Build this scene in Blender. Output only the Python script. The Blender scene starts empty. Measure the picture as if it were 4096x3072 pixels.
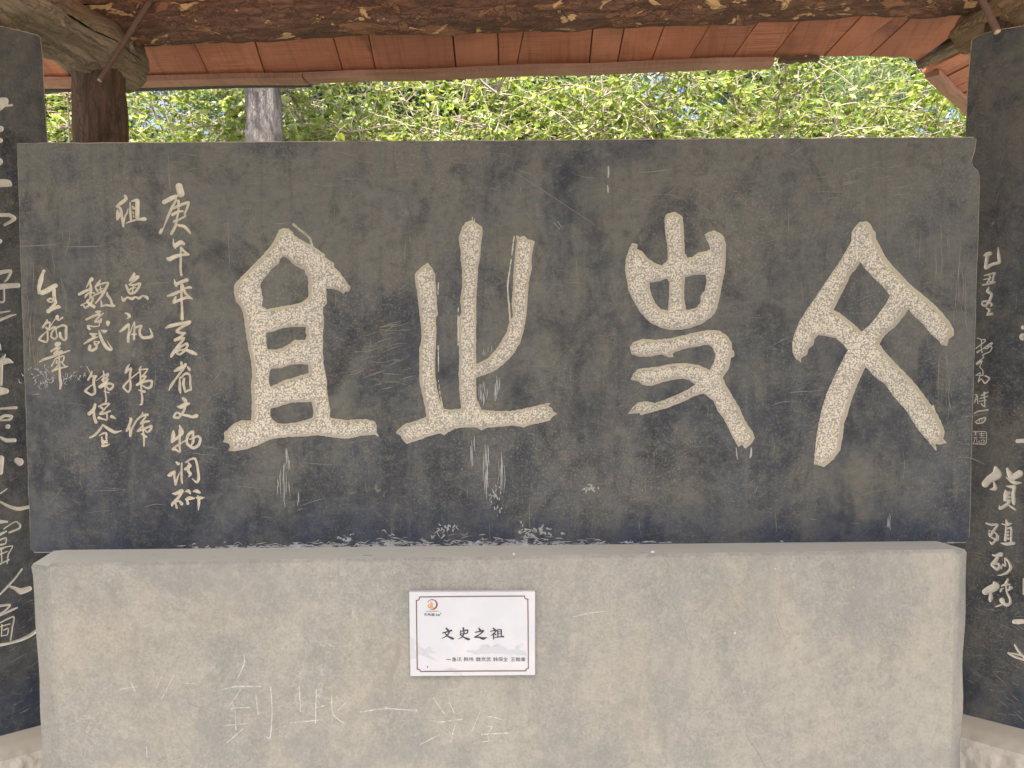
import bpy, bmesh, math, random
import numpy as np
from mathutils import Vector, Matrix
from mathutils.geometry import delaunay_2d_cdt
random.seed(7); RNG = np.random.default_rng(7)
SC = bpy.context.scene
COL = SC.collection
R = math.radians

# ------------------------------------------------------------------ camera
CAM = np.array([0.01031, -1.86981, 1.45851])
AX = np.array([[0.99993761, -0.00846803, -0.00728509],      # right
               [-0.00769655, -0.0496186, -0.99873858],      # down
               [0.00809587, 0.99873234, -0.04968068]])      # forward
F = 2958.0
cam_d = bpy.data.cameras.new('camera'); cam = bpy.data.objects.new('camera', cam_d); COL.objects.link(cam)
cam_d.sensor_width = 36.0; cam_d.lens = 36.0 * F / 4096.0
cam_d.clip_start = 0.02; cam_d.clip_end = 3000
M = Matrix.Identity(4)
for i in range(3):
    M[i][0] = AX[0][i]; M[i][1] = -AX[1][i]; M[i][2] = -AX[2][i]; M[i][3] = CAM[i]
cam.matrix_world = M
SC.camera = cam

# ------------------------------------------------------------------ light
SUN_EL, SUN_AZ = 69.0, 184.0         # azimuth measured from +y towards +x (high sun over the yard; the roof shades the tablets)
w = bpy.data.worlds.new('World'); SC.world = w; w.use_nodes = True
nt = w.node_tree; nt.nodes.clear()
sky = nt.nodes.new('ShaderNodeTexSky'); sky.sky_type = 'NISHITA'; sky.sun_disc = False
sky.sun_elevation = R(SUN_EL); sky.sun_rotation = R(SUN_AZ); sky.dust_density = 7.0; sky.air_density = 0.9; sky.ozone_density = 1.0
bg = nt.nodes.new('ShaderNodeBackground'); bg.inputs[1].default_value = 0.13
wo = nt.nodes.new('ShaderNodeOutputWorld')
nt.links.new(sky.outputs[0], bg.inputs[0]); nt.links.new(bg.outputs[0], wo.inputs[0])
sd_ = bpy.data.lights.new('sun', 'SUN'); sun = bpy.data.objects.new('sun', sd_); COL.objects.link(sun)
sd_.energy = 4.6; sd_.angle = R(0.55); sd_.color = (1.0, 0.95, 0.88)
sv = Vector((math.sin(R(SUN_AZ)) * math.cos(R(SUN_EL)), math.cos(R(SUN_AZ)) * math.cos(R(SUN_EL)), math.sin(R(SUN_EL))))
sun.rotation_euler = (-sv).to_track_quat('-Z', 'Y').to_euler()
SC.view_settings.view_transform = 'Standard'; SC.view_settings.look = 'None'
SC.view_settings.exposure = 1.85; SC.view_settings.gamma = 1.0
SC.render.engine = 'CYCLES'
SC.cycles.max_bounces = 10; SC.cycles.diffuse_bounces = 6; SC.cycles.transparent_max_bounces = 8
SC.cycles.use_denoising = True

# ------------------------------------------------------------------ helpers
def ray(px, py):
    px = np.asarray(px, float); py = np.asarray(py, float)
    d = ((px - 2048.0) / F)[..., None] * AX[0] + ((py - 1536.0) / F)[..., None] * AX[1] + AX[2]
    return d
class Plane:
    def __init__(s, o, n): s.o = np.array(o, float); s.n = np.array(n, float) / np.linalg.norm(n)
    def hit(s, px, py, off=0.0):
        d = ray(px, py); t = ((s.o - CAM) @ s.n) / (d @ s.n)
        p = CAM + d * t[..., None]
        return p + np.asarray(off)[..., None] * s.n if np.ndim(off) else p + off * s.n
def link(name, me, mats, parent=None):
    o = bpy.data.objects.new(name, me); COL.objects.link(o)
    for m in (mats if isinstance(mats, (list, tuple)) else [mats]): me.materials.append(m)
    if parent is not None:
        o.parent = parent
        o.location = -WORLD.get(parent.name, Vector((0, 0, 0)))
        WORLD[o.name] = Vector((0, 0, 0))
    return o
WORLD = {}
def thing(name, loc, label, cat, group=None):
    o = bpy.data.objects.new(name, None); COL.objects.link(o); o.location = loc; o.empty_display_size = 0.1
    WORLD[o.name] = Vector(loc)
    o['label'] = label; o['category'] = cat
    if group: o['group'] = group
    return o
def tag(o, label, cat, group=None):
    o['label'] = label; o['category'] = cat
    if group: o['group'] = group
    return o
def mesh(name, v, f, mi=None, smooth=False):
    me = bpy.data.meshes.new(name)
    me.from_pydata([tuple(map(float, p)) for p in v], [], [tuple(map(int, q)) for q in f])
    if mi is not None: me.polygons.foreach_set('material_index', list(mi))
    if smooth: me.polygons.foreach_set('use_smooth', [True] * len(me.polygons))
    me.update(); return me
def tris_mesh(name, V, T, smooth=False):
    me = bpy.data.meshes.new(name); n = len(T)
    me.vertices.add(len(V)); me.vertices.foreach_set('co', np.asarray(V, np.float32).ravel())
    me.loops.add(n * 3); me.loops.foreach_set('vertex_index', np.asarray(T, np.int32).ravel())
    me.polygons.add(n); me.polygons.foreach_set('loop_start', np.arange(0, n * 3, 3, dtype=np.int32))
    me.polygons.foreach_set('loop_total', np.full(n, 3, np.int32))
    if smooth: me.polygons.foreach_set('use_smooth', np.ones(n, bool))
    me.update(calc_edges=True); return me
def hash2(ix, iy, s):
    h = np.sin(ix * 127.1 + iy * 311.7 + s * 74.7) * 43758.5453
    return h - np.floor(h)
def vnoise(x, y, s=0):
    ix = np.floor(x); iy = np.floor(y); fx = x - ix; fy = y - iy
    fx = fx * fx * (3 - 2 * fx); fy = fy * fy * (3 - 2 * fy)
    a = hash2(ix, iy, s); b = hash2(ix + 1, iy, s); c = hash2(ix, iy + 1, s); d = hash2(ix + 1, iy + 1, s)
    return (a * (1 - fx) + b * fx) * (1 - fy) + (c * (1 - fx) + d * fx) * fy

# ------------------------------------------------------------------ node helper
class N:
    def __init__(s, name, rough=0.8, bump=0.0):
        s.m = bpy.data.materials.new(name); s.m.use_nodes = True; s.t = s.m.node_tree
        s.b = s.t.nodes['Principled BSDF']; s.b.inputs['Roughness'].default_value = rough
        s.tc = s.t.nodes.new('ShaderNodeTexCoord')
    def n(s, kind, **kw):
        x = s.t.nodes.new(kind)
        for k, v in kw.items(): setattr(x, k, v)
        return x
    def put(s, node, i, v):
        if hasattr(v, 'is_linked') or isinstance(v, bpy.types.NodeSocket): s.t.links.new(v, node.inputs[i])
        elif v is not None: node.inputs[i].default_value = v
    def co(s, scale=(1, 1, 1), rot=(0, 0, 0), src='Object', loc=(0, 0, 0)):
        mp = s.n('ShaderNodeMapping'); s.t.links.new(s.tc.outputs[src], mp.inputs[0])
        mp.inputs['Scale'].default_value = scale; mp.inputs['Rotation'].default_value = rot; mp.inputs['Location'].default_value = loc
        return mp.outputs[0]
    def noise(s, scale, detail=4, rough=0.55, vec=None, dist=0.0):
        x = s.n('ShaderNodeTexNoise'); s.t.links.new(vec if vec is not None else s.tc.outputs['Object'], x.inputs['Vector'])
        x.inputs['Scale'].default_value = scale; x.inputs['Detail'].default_value = detail
        x.inputs['Roughness'].default_value = rough; x.inputs['Distortion'].default_value = dist
        return x.outputs['Fac']
    def voro(s, scale, feature='F1', vec=None, out='Distance', rnd=1.0):
        x = s.n('ShaderNodeTexVoronoi', feature=feature); s.t.links.new(vec if vec is not None else s.tc.outputs['Object'], x.inputs['Vector'])
        x.inputs['Scale'].default_value = scale; x.inputs['Randomness'].default_value = rnd
        return x.outputs[out]
    def ramp(s, fac, stops, mode='LINEAR'):
        r = s.n('ShaderNodeValToRGB'); s.t.links.new(fac, r.inputs[0]); cr = r.color_ramp; cr.interpolation = mode
        while len(cr.elements) < len(stops): cr.elements.new(0.5)
        for e, (p, c) in zip(cr.elements, stops):
            e.position = p; e.color = (c, c, c, 1) if not isinstance(c, (tuple, list)) else (*c, 1)
        return r.outputs[0]
    def mix(s, fac, a, b, mode='MIX'):
        x = s.n('ShaderNodeMix', data_type='RGBA', blend_type=mode)
        s.put(x, 0, fac)
        for i, v in ((6, a), (7, b)):
            if isinstance(v, (tuple, list)): x.inputs[i].default_value = (*v, 1)
            else: s.t.links.new(v, x.inputs[i])
        return x.outputs[2]
    def math(s, op, a, b=None, clamp=False):
        x = s.n('ShaderNodeMath', operation=op, use_clamp=clamp); s.put(x, 0, a)
        if b is not None: s.put(x, 1, b)
        return x.outputs[0]
    def sep(s, axis, src='Object'):
        x = s.n('ShaderNodeSeparateXYZ'); s.t.links.new(s.tc.outputs[src], x.inputs[0]); return x.outputs[axis]
    def band(s, v, a, b):
        x = s.n('ShaderNodeMapRange', interpolation_type='SMOOTHSTEP'); s.put(x, 0, v)
        x.inputs[1].default_value = a; x.inputs[2].default_value = b; return x.outputs[0]
    def color(s, c):
        if isinstance(c, (tuple, list)): s.b.inputs['Base Color'].default_value = (*c, 1)
        else: s.t.links.new(c, s.b.inputs['Base Color'])
        return s
    def rough(s, v): s.put(s.b, 'Roughness', v); return s
    def bump(s, h, strength=0.4, dist=0.01):
        x = s.n('ShaderNodeBump'); s.t.links.new(h, x.inputs['Height'])
        x.inputs['Strength'].default_value = strength; x.inputs['Distance'].default_value = dist
        if s.b.inputs['Normal'].is_linked: s.t.links.new(s.b.inputs['Normal'].links[0].from_socket, x.inputs['Normal'])
        s.t.links.new(x.outputs[0], s.b.inputs['Normal']); return s

# ------------------------------------------------------------------ materials
def make_slab(name, z0, z1, warm, dark, pl=0.10, peel_at=0.815):
    a = N(name, 0.5)
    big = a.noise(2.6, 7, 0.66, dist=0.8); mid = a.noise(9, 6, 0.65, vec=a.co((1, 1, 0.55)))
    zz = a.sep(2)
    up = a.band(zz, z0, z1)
    brown_fac = a.math('ADD', a.math('MULTIPLY', big, 0.75), a.math('MULTIPLY', mid, 0.45))
    brown_fac = a.math('ADD', brown_fac, a.math('MULTIPLY', up, warm))  # patchy brownish tone, stronger towards the top of the face
    brown_fac = a.ramp(brown_fac, [(0.61, 0.0), (0.80, 1.0)])
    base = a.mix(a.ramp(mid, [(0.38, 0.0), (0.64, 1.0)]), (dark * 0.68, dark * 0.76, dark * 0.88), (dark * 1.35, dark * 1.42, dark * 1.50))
    c = a.mix(brown_fac, base, (0.096, 0.091, 0.074))
    vs = a.noise(1.0, 5, 0.7, vec=a.co((26, 26, 1.6)), dist=0.6)
    c = a.mix(a.math('MULTIPLY', a.ramp(vs, [(0.52, 0.0), (0.70, 1.0)]), 0.35), c, (0.11, 0.106, 0.09))
    c = a.mix(a.math('MULTIPLY', a.ramp(vs, [(0.30, 1.0), (0.46, 0.0)]), 0.35), c, (0.022, 0.023, 0.026))
    # soft dark smears of old paint
    sm = a.ramp(a.noise(3.6, 3, 0.5, vec=a.co((1, 1, 0.8), loc=(3.1, 0, 1.7)), dist=1.2), [(0.60, 0.0), (0.70, 1.0)])
    c = a.mix(a.math('MULTIPLY', sm, 0.7), c, (0.020, 0.020, 0.021))
    cl = a.noise(5.5, 8, 0.7, vec=a.co((1, 1, 0.75), loc=(1.3, 0, 4.2)), dist=1.6)
    c = a.mix(a.math('MULTIPLY', a.ramp(cl, [(0.50, 0.0), (0.64, 1.0)]), 0.55), c, (0.088, 0.088, 0.080))
    c = a.mix(a.math('MULTIPLY', a.ramp(cl, [(0.34, 1.0), (0.47, 0.0)]), 0.6), c, (0.020, 0.022, 0.026))
    # worn spots where the pale plaster shows through the paint
    wear = a.noise(26, 8, 0.75, vec=a.co((1, 1, 0.7), rot=(0, 0.5, 0)))
    worn = a.math('MULTIPLY', a.ramp(wear, [(0.60, 0.0), (0.72, 1.0)]), a.ramp(a.noise(4.0, 3, 0.6), [(0.48, 0.0), (0.66, 1.0)]))
    c = a.mix(a.math('MULTIPLY', worn, 0.75), c, (0.30, 0.26, 0.18))
    fine = a.math('MULTIPLY', a.ramp(a.noise(170, 4, 0.65), [(0.52, 0.0), (0.68, 1.0)]), a.ramp(a.noise(3.0, 4, 0.6, vec=a.co(loc=(4, 1, 2))), [(0.38, 0.15), (0.62, 1.0)]))
    c = a.mix(a.math('MULTIPLY', fine, 0.45), c, (0.24, 0.21, 0.15))
    gr = a.noise(48, 8, 0.8, vec=a.co((0.7, 1, 1), rot=(0, 0.35, 0)), dist=0.5)
    c = a.mix(a.math('MULTIPLY', a.ramp(gr, [(0.50, 0.0), (0.68, 1.0)]), 0.45), c, (0.15, 0.132, 0.095))
    c = a.mix(a.math('MULTIPLY', a.ramp(gr, [(0.32, 1.0), (0.47, 0.0)]), 0.45), c, (0.020, 0.021, 0.024))
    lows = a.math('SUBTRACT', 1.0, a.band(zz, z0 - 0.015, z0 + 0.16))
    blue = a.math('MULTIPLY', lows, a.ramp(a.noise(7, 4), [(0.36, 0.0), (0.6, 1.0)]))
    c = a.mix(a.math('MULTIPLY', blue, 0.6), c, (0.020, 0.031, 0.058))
    edge = a.math('SUBTRACT', 1.0, a.band(zz, z0 - 0.012, z0 + 0.055))
    peel = a.math('ADD', a.noise(11, 8, 0.72, vec=a.co((1, 1, 1.6))), a.math('MULTIPLY', edge, 0.26))
    xm = a.math('MULTIPLY', a.band(a.sep(0), -1.25, -0.25), a.math('SUBTRACT', 1.0, a.math('MULTIPLY', a.band(a.sep(0), -0.15, 0.75), 0.8)))
    peel = a.math('ADD', peel, a.math('MULTIPLY', xm, pl))
    pm = a.math('MULTIPLY', a.ramp(peel, [(peel_at, 0.0), (min(1.0, peel_at + 0.04), 1.0)]), a.math('GREATER_THAN', edge, 0.02))
    c = a.mix(pm, c, (0.33, 0.35, 0.365))
    a.b.inputs['Specular IOR Level'].default_value = 0.16
    a.color(c); a.rough(a.ramp(mid, [(0.3, 0.45), (0.8, 0.7)]))
    a.bump(a.noise(130, 5, 0.65), 0.55, 0.0035); a.bump(a.noise(16, 4), 0.30, 0.005)
    return a.m
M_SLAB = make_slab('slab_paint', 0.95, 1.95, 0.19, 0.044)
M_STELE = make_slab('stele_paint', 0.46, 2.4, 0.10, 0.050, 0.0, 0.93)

a = N('slab_edge', 0.8); a.color(a.mix(a.ramp(a.noise(14, 6, 0.7), [(0.36, 0), (0.52, 1)]), (0.10, 0.095, 0.085), (0.50, 0.43, 0.32))); M_EDGE = a.m
a = N('chiselled_floor', 0.85)
v = a.voro(215, 'F1', vec=a.co((1, 1, 1)))
st = a.math('ADD', v, a.math('MULTIPLY', a.noise(120, 3, 0.6), 0.55))
c = a.mix(a.ramp(st, [(0.60, 0), (0.95, 1)]), (0.53, 0.465, 0.355), (0.225, 0.205, 0.165))
c = a.mix(a.math('MULTIPLY', a.ramp(a.noise(4, 4), [(0.4, 0), (0.7, 1)]), 0.25), c, (0.22, 0.21, 0.185))
a.color(c); a.bump(st, -0.8, 0.006); M_FLOOR = a.m
a = N('cut_rim', 0.8); c = a.mix(a.noise(40, 5), (0.33, 0.295, 0.225), (0.42, 0.372, 0.28)); a.color(c); a.bump(a.noise(120, 3), 0.3, 0.002); M_RIM = a.m
a = N('incised_line', 0.85); c = a.mix(a.ramp(a.noise(60, 5, 0.7), [(0.35, 0), (0.7, 1)]), (0.48, 0.415, 0.305), (0.34, 0.30, 0.23)); a.color(c); a.bump(a.noise(180, 3), 0.3, 0.002); M_INC = a.m
a = N('incised_line_cool', 0.85); c = a.mix(a.ramp(a.noise(50, 5, 0.7), [(0.35, 0), (0.7, 1)]), (0.54, 0.49, 0.39), (0.38, 0.36, 0.31)); a.color(c); M_INC2 = a.m
a = N('scratch', 0.9); a.color(a.mix(a.noise(30, 4), (0.06, 0.056, 0.046), (0.24, 0.212, 0.155))); M_SCR = a.m
a = N('white_drip', 0.9); a.color(a.mix(a.noise(60, 5, 0.7), (0.11, 0.108, 0.10), (0.40, 0.39, 0.355))); M_DRIP = a.m

def make_plaster(name, c1, c2, c3):
    a = N(name, 0.85)
    big = a.noise(2.4, 6, 0.6, dist=0.5); md = a.noise(7, 6, 0.62, vec=a.co((1, 1, 0.6)))
    c = a.mix(a.ramp(big, [(0.40, 0), (0.60, 1)]), c1, c2)
    c = a.mix(a.math('MULTIPLY', a.ramp(md, [(0.48, 0), (0.64, 1)]), 0.7), c, c3)
    tan = a.ramp(a.noise(3.1, 4, 0.6, vec=a.co(loc=(5, 2, 1))), [(0.5, 0), (0.7, 1)])
    c = a.mix(a.math('MULTIPLY', tan, 0.6), c, (0.315, 0.268, 0.198))
    fine = a.ramp(a.noise(150, 4, 0.65), [(0.38, 0), (0.62, 1)])
    c = a.mix(a.math('MULTIPLY', fine, 0.30), c, (0.37, 0.345, 0.29))
    dark = a.ramp(a.noise(130, 4, 0.65, vec=a.co(loc=(9, 3, 1))), [(0.53, 0), (0.68, 1)])
    c = a.mix(a.math('MULTIPLY', dark, 0.32), c, (0.15, 0.142, 0.122))
    bl = a.noise(1.6, 7, 0.68, vec=a.co(loc=(2.2, 0, 6.1)), dist=1.5)
    c = a.mix(a.math('MULTIPLY', a.ramp(bl, [(0.52, 0), (0.60, 1)]), 0.45), c, (0.185, 0.186, 0.172))
    vs = a.noise(1.0, 5, 0.65, vec=a.co((9, 9, 1.1)), dist=0.8)
    c = a.mix(a.math('MULTIPLY', a.ramp(vs, [(0.55, 0), (0.68, 1)]), 0.40), c, (0.165, 0.158, 0.138))
    m2 = a.noise(42, 6, 0.75, dist=0.4)
    c = a.mix(a.math('MULTIPLY', a.ramp(m2, [(0.50, 0), (0.66, 1)]), 0.35), c, (0.155, 0.147, 0.124))
    c = a.mix(a.math('MULTIPLY', a.ramp(m2, [(0.34, 1), (0.48, 0)]), 0.30), c, (0.345, 0.318, 0.265))
    # hairline cracks, only here and there
    vd = a.voro(5.5, 'DISTANCE_TO_EDGE', vec=None)
    x = vd.node; nz = a.n('ShaderNodeTexNoise'); nz.inputs['Scale'].default_value = 7; nz.inputs['Detail'].default_value = 6
    a.t.links.new(a.tc.outputs['Object'], nz.inputs['Vector'])
    vm = a.n('ShaderNodeVectorMath', operation='MULTIPLY_ADD'); a.t.links.new(nz.outputs['Color'], vm.inputs[0]); vm.inputs[1].default_value = (0.35, 0.35, 0.35)
    a.t.links.new(a.tc.outputs['Object'], vm.inputs[2]); a.t.links.new(vm.outputs[0], x.inputs['Vector'])
    crack = a.math('MULTIPLY', a.math('SUBTRACT', 1.0, a.band(vd, 0.0, 0.008)), a.ramp(a.noise(2.0, 2), [(0.53, 0), (0.62, 1)]))
    c = a.mix(a.math('MULTIPLY', crack, 0.45), c, (0.42, 0.39, 0.33))
    a.color(c)
    a.bump(a.noise(140, 4, 0.65), 0.55, 0.0045); a.bump(m2, 0.40, 0.006); a.bump(a.noise(5, 3), 0.3, 0.02)
    return a.m
M_PLAS = make_plaster('pedestal_plaster', (0.252, 0.237, 0.198), (0.202, 0.197, 0.170), (0.152, 0.153, 0.140))
a = N('ledge_mortar', 0.75); c = a.mix(a.ramp(a.noise(5, 6, 0.65, vec=a.co((0.35, 1, 1))), [(0.35, 0), (0.7, 1)]), (0.335, 0.345, 0.30), (0.385, 0.385, 0.325))
c = a.mix(a.math('MULTIPLY', a.ramp(a.noise(30, 6, 0.7), [(0.60, 0), (0.7, 1)]), 0.4), c, (0.22, 0.20, 0.16)); a.color(c); a.bump(a.noise(60, 4), 0.2, 0.002); M_LEDGE = a.m
a = N('base_mortar', 0.9); c = a.mix(a.ramp(a.noise(16, 6, 0.65), [(0.35, 0), (0.7, 1)]), (0.36, 0.33, 0.27), (0.42, 0.395, 0.335))
c = a.mix(a.ramp(a.noise(40, 5, 0.7, vec=a.co((1, 1, 2.2))), [(0.63, 0), (0.74, 1)]), c, (0.24, 0.22, 0.18)); a.color(c); a.bump(a.noise(45, 5, 0.6), 0.6, 0.012); M_BASE = a.m
a = N('base_top', 0.85); c = a.mix(a.noise(9, 5), (0.28, 0.255, 0.20), (0.34, 0.315, 0.25)); a.color(c); a.bump(a.noise(80, 4), 0.25, 0.003); M_BTOP = a.m
a = N('chalk', 0.95); a.color(a.mix(a.ramp(a.noise(120, 4, 0.7), [(0.38, 0), (0.62, 1)]), (0.26, 0.25, 0.216), (0.46, 0.445, 0.40))); M_CHALK = a.m
a = N('crack_dark', 0.95); a.color((0.13, 0.12, 0.10)); M_CRACK = a.m
a = N('damp_stain', 0.85); a.color(a.mix(a.noise(60, 4), (0.185, 0.172, 0.145), (0.225, 0.21, 0.178))); M_DAMP = a.m

a = N('plaque_print', 0.35)
c = a.mix(a.ramp(a.noise(14, 4), [(0.4, 0), (0.7, 1)]), (0.405, 0.41, 0.425), (0.45, 0.44, 0.445))
c = a.mix(a.math('MULTIPLY', a.ramp(a.noise(170, 3, 0.6, vec=a.co((1, 1, 0.4))), [(0.66, 0), (0.72, 1)]), 0.35), c, (0.42, 0.41, 0.42))
a.color(c); M_PLQ = a.m
def flat(name, c, r=0.5): a = N(name, r); a.color(c); return a.m
M_INK = flat('print_ink', (0.03, 0.02, 0.035)); M_BRN = flat('print_brown', (0.12, 0.055, 0.034)); M_MAR = flat('print_maroon', (0.16, 0.022, 0.02)); M_TAN = flat('print_tan', (0.42, 0.22, 0.09))
a = N('print_wash', 0.5); a.color(a.mix(a.ramp(a.noise(60, 5, 0.7), [(0.35, 0), (0.65, 1)]), (0.43, 0.435, 0.45), (0.30, 0.305, 0.32))); M_WASH = a.m

def make_bark(name, dark, mid, pale, patch, scale=1.0, peel=0.62):
    a = N(name, 0.85)
    def uv(sx, sy, loc=(0, 0, 0)): return a.co((sx, sy, 1), src='UV', loc=loc)
    n1 = a.noise(16 * scale, 8, 0.72, vec=uv(0.32, 1), dist=0.9)
    n2 = a.noise(60 * scale, 7, 0.75, vec=uv(0.16, 1), dist=0.5)
    c = a.mix(a.ramp(n1, [(0.38, 0), (0.62, 1)]), dark, mid)
    c = a.mix(a.math('MULTIPLY', a.ramp(n2, [(0.44, 0), (0.58, 1)]), 0.65), c, tuple(x * 0.5 for x in dark))
    pt = a.ramp(a.noise(11 * scale, 8, 0.66, vec=uv(0.5, 1, (3, 1, 0)), dist=0.7), [(peel, 0), (peel + 0.02, 1)])
    c = a.mix(a.math('MULTIPLY', pt, 0.9), c, a.mix(n2, patch, tuple(x * 0.7 for x in patch)))
    pt2 = a.ramp(a.noise(15 * scale, 8, 0.62, vec=uv(0.55, 1, (7, 4, 0)), dist=0.6), [(peel + 0.03, 0), (peel + 0.04, 1)])
    c = a.mix(pt2, c, pale)
    x = a.n('ShaderNodeVectorMath', operation='MULTIPLY_ADD'); nz = a.n('ShaderNodeTexNoise'); nz.inputs['Scale'].default_value = 25 * scale; nz.inputs['Detail'].default_value = 6
    a.t.links.new(uv(1, 1), nz.inputs['Vector']); a.t.links.new(nz.outputs['Color'], x.inputs[0]); x.inputs[1].default_value = (0.09, 0.06, 0); a.t.links.new(uv(0.22, 1), x.inputs[2])
    cr = a.math('SUBTRACT', 1.0, a.band(a.voro(24 * scale, 'DISTANCE_TO_EDGE', vec=x.outputs[0]), 0.0, 0.06))
    cr = a.math('MULTIPLY', cr, a.ramp(n1, [(0.35, 0.15), (0.6, 1)]))
    c = a.mix(a.math('MULTIPLY', cr, 0.5), c, tuple(x_ * 0.35 for x_ in dark))
    a.color(c)
    h = a.math('SUBTRACT', a.math('ADD', a.math('MULTIPLY', n2, 0.6), n1), a.math('MULTIPLY', cr, 0.35))
    h = a.math('SUBTRACT', h, a.math('MULTIPLY', a.math('MAXIMUM', pt, pt2), 0.35))
    a.bump(h, 1.0, 0.012)
    return a.m
M_PURLIN = make_bark('purlin_bark', (0.13, 0.064, 0.040), (0.25, 0.125, 0.073), (0.66, 0.42, 0.20), (0.38, 0.175, 0.088), 1.25, 0.565)
M_BEAM = make_bark('beam_bark', (0.24, 0.185, 0.12), (0.40, 0.31, 0.21), (0.48, 0.38, 0.26), (0.40, 0.30, 0.20), 0.9, 0.60)
M_POST = make_bark('post_bark', (0.12, 0.075, 0.05), (0.20, 0.125, 0.085), (0.32, 0.21, 0.13), (0.16, 0.09, 0.06), 0.9, 0.64)
M_BEAMR = make_bark('beam_red_bark', (0.30, 0.205, 0.12), (0.44, 0.31, 0.185), (0.62, 0.42, 0.22), (0.50, 0.29, 0.15), 0.9, 0.56)
M_TRUNK = make_bark('trunk_bark', (0.10, 0.085, 0.075), (0.24, 0.215, 0.20), (0.33, 0.30, 0.28), (0.20, 0.18, 0.165), 1.4, 0.66)
a = N('cut_wood', 0.8); a.color(a.mix(a.noise(30, 4), (0.55, 0.40, 0.24), (0.38, 0.26, 0.15))); M_CUT = a.m
a = N('stick', 0.8); a.color(a.mix(a.noise(40, 4), (0.11, 0.065, 0.045), (0.17, 0.11, 0.08))); M_STICK = a.m
def make_board(name, c1, c2, c3):
    a = N(name, 0.62)
    rnd = a.n('ShaderNodeObjectInfo').outputs['Random']
    vec = a.co((1, 1, 1), src='UV'); vm = a.n('ShaderNodeVectorMath', operation='ADD'); a.t.links.new(vec, vm.inputs[0])
    cb = a.n('ShaderNodeCombineXYZ'); a.t.links.new(a.math('MULTIPLY', rnd, 37.0), cb.inputs[0]); a.t.links.new(cb.outputs[0], vm.inputs[1])
    saw = a.noise(1.0, 5, 0.7, vec=None); s1 = saw.node; mp = a.n('ShaderNodeMapping'); a.t.links.new(vm.outputs[0], mp.inputs[0]); mp.inputs['Scale'].default_value = (6, 120, 1); a.t.links.new(mp.outputs[0], s1.inputs['Vector'])
    gr = a.noise(1.0, 5, 0.6, vec=None, dist=0.6); g1 = gr.node; mp2 = a.n('ShaderNodeMapping'); a.t.links.new(vm.outputs[0], mp2.inputs[0]); mp2.inputs['Scale'].default_value = (45, 3.0, 1); a.t.links.new(mp2.outputs[0], g1.inputs['Vector'])
    bl = a.noise(5.0, 4, 0.6, vec=vm.outputs[0])
    c = a.mix(a.ramp(bl, [(0.34, 0), (0.68, 1)]), c1, c2)
    c = a.mix(a.math('MULTIPLY', rnd, 0.75), c, c3)
    c = a.mix(a.math('MULTIPLY', a.math('MULTIPLY', a.ramp(saw, [(0.46, 0), (0.60, 1)]), a.ramp(bl, [(0.40, 0.2), (0.6, 1)])), 0.75), c, tuple(x * 0.62 for x in c1))
    c = a.mix(a.math('MULTIPLY', a.ramp(gr, [(0.50, 0), (0.62, 1)]), 0.5), c, tuple(x * 0.58 for x in c1))
    c = a.mix(a.math('MULTIPLY', a.ramp(a.noise(3.4, 5, 0.65, vec=vm.outputs[0], dist=0.5), [(0.60, 0), (0.72, 1)]), 0.55), c, (0.075, 0.036, 0.024))
    c = a.mix(a.math('MULTIPLY', a.ramp(a.noise(2.2, 4, 0.6, vec=vm.outputs[0], dist=0.8), [(0.50, 0), (0.66, 1)]), 0.5), c, tuple(x * 1.22 for x in c2))
    a.color(c); a.bump(saw, 0.35, 0.003); a.bump(gr, 0.3, 0.003)
    return a.m
M_BOARD = make_board('board_paint', (0.44, 0.155, 0.075), (0.56, 0.235, 0.125), (0.30, 0.125, 0.075))
M_BATTEN = make_board('batten_paint', (0.42, 0.215, 0.145), (0.52, 0.29, 0.21), (0.36, 0.20, 0.15))
a = N('roof_tile', 0.85); a.color(a.mix(a.noise(8, 5), (0.045, 0.042, 0.04), (0.085, 0.08, 0.075))); M_TILE = a.m
def make_leaf(name, stops, trans):
    m = bpy.data.materials.new(name); m.use_nodes = True; t = m.node_tree; t.nodes.clear()
    o = t.nodes.new('ShaderNodeOutputMaterial'); g = t.nodes.new('ShaderNodeNewGeometry'); r = t.nodes.new('ShaderNodeValToRGB')
    t.links.new(g.outputs['Random Per Island'], r.inputs[0])
    while len(r.color_ramp.elements) < len(stops): r.color_ramp.elements.new(0.5)
    for e, (p, c) in zip(r.color_ramp.elements, stops): e.position = p; e.color = (*c, 1)
    d = t.nodes.new('ShaderNodeBsdfPrincipled'); d.inputs['Roughness'].default_value = 0.32
    tr = t.nodes.new('ShaderNodeBsdfTranslucent'); mx = t.nodes.new('ShaderNodeMixShader'); mx.inputs[0].default_value = trans
    t.links.new(r.outputs[0], d.inputs['Base Color']); t.links.new(r.outputs[0], tr.inputs[0])
    t.links.new(d.outputs[0], mx.inputs[1]); t.links.new(tr.outputs[0], mx.inputs[2]); t.links.new(mx.outputs[0], o.inputs[0])
    return m
M_LEAF = make_leaf('shrub_leaf', [(0, (0.12, 0.19, 0.035)), (0.45, (0.23, 0.31, 0.050)), (0.85, (0.34, 0.39, 0.07)), (1, (0.46, 0.44, 0.20))], 0.5)
M_NEED = make_leaf('conifer_spray', [(0, (0.14, 0.21, 0.085)), (0.6, (0.22, 0.29, 0.115)), (1, (0.34, 0.37, 0.19))], 0.5)
a = N('twig', 0.85); a.color(a.mix(a.noise(9, 4), (0.20, 0.15, 0.115), (0.40, 0.33, 0.28))); M_TWIG = a.m
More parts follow.
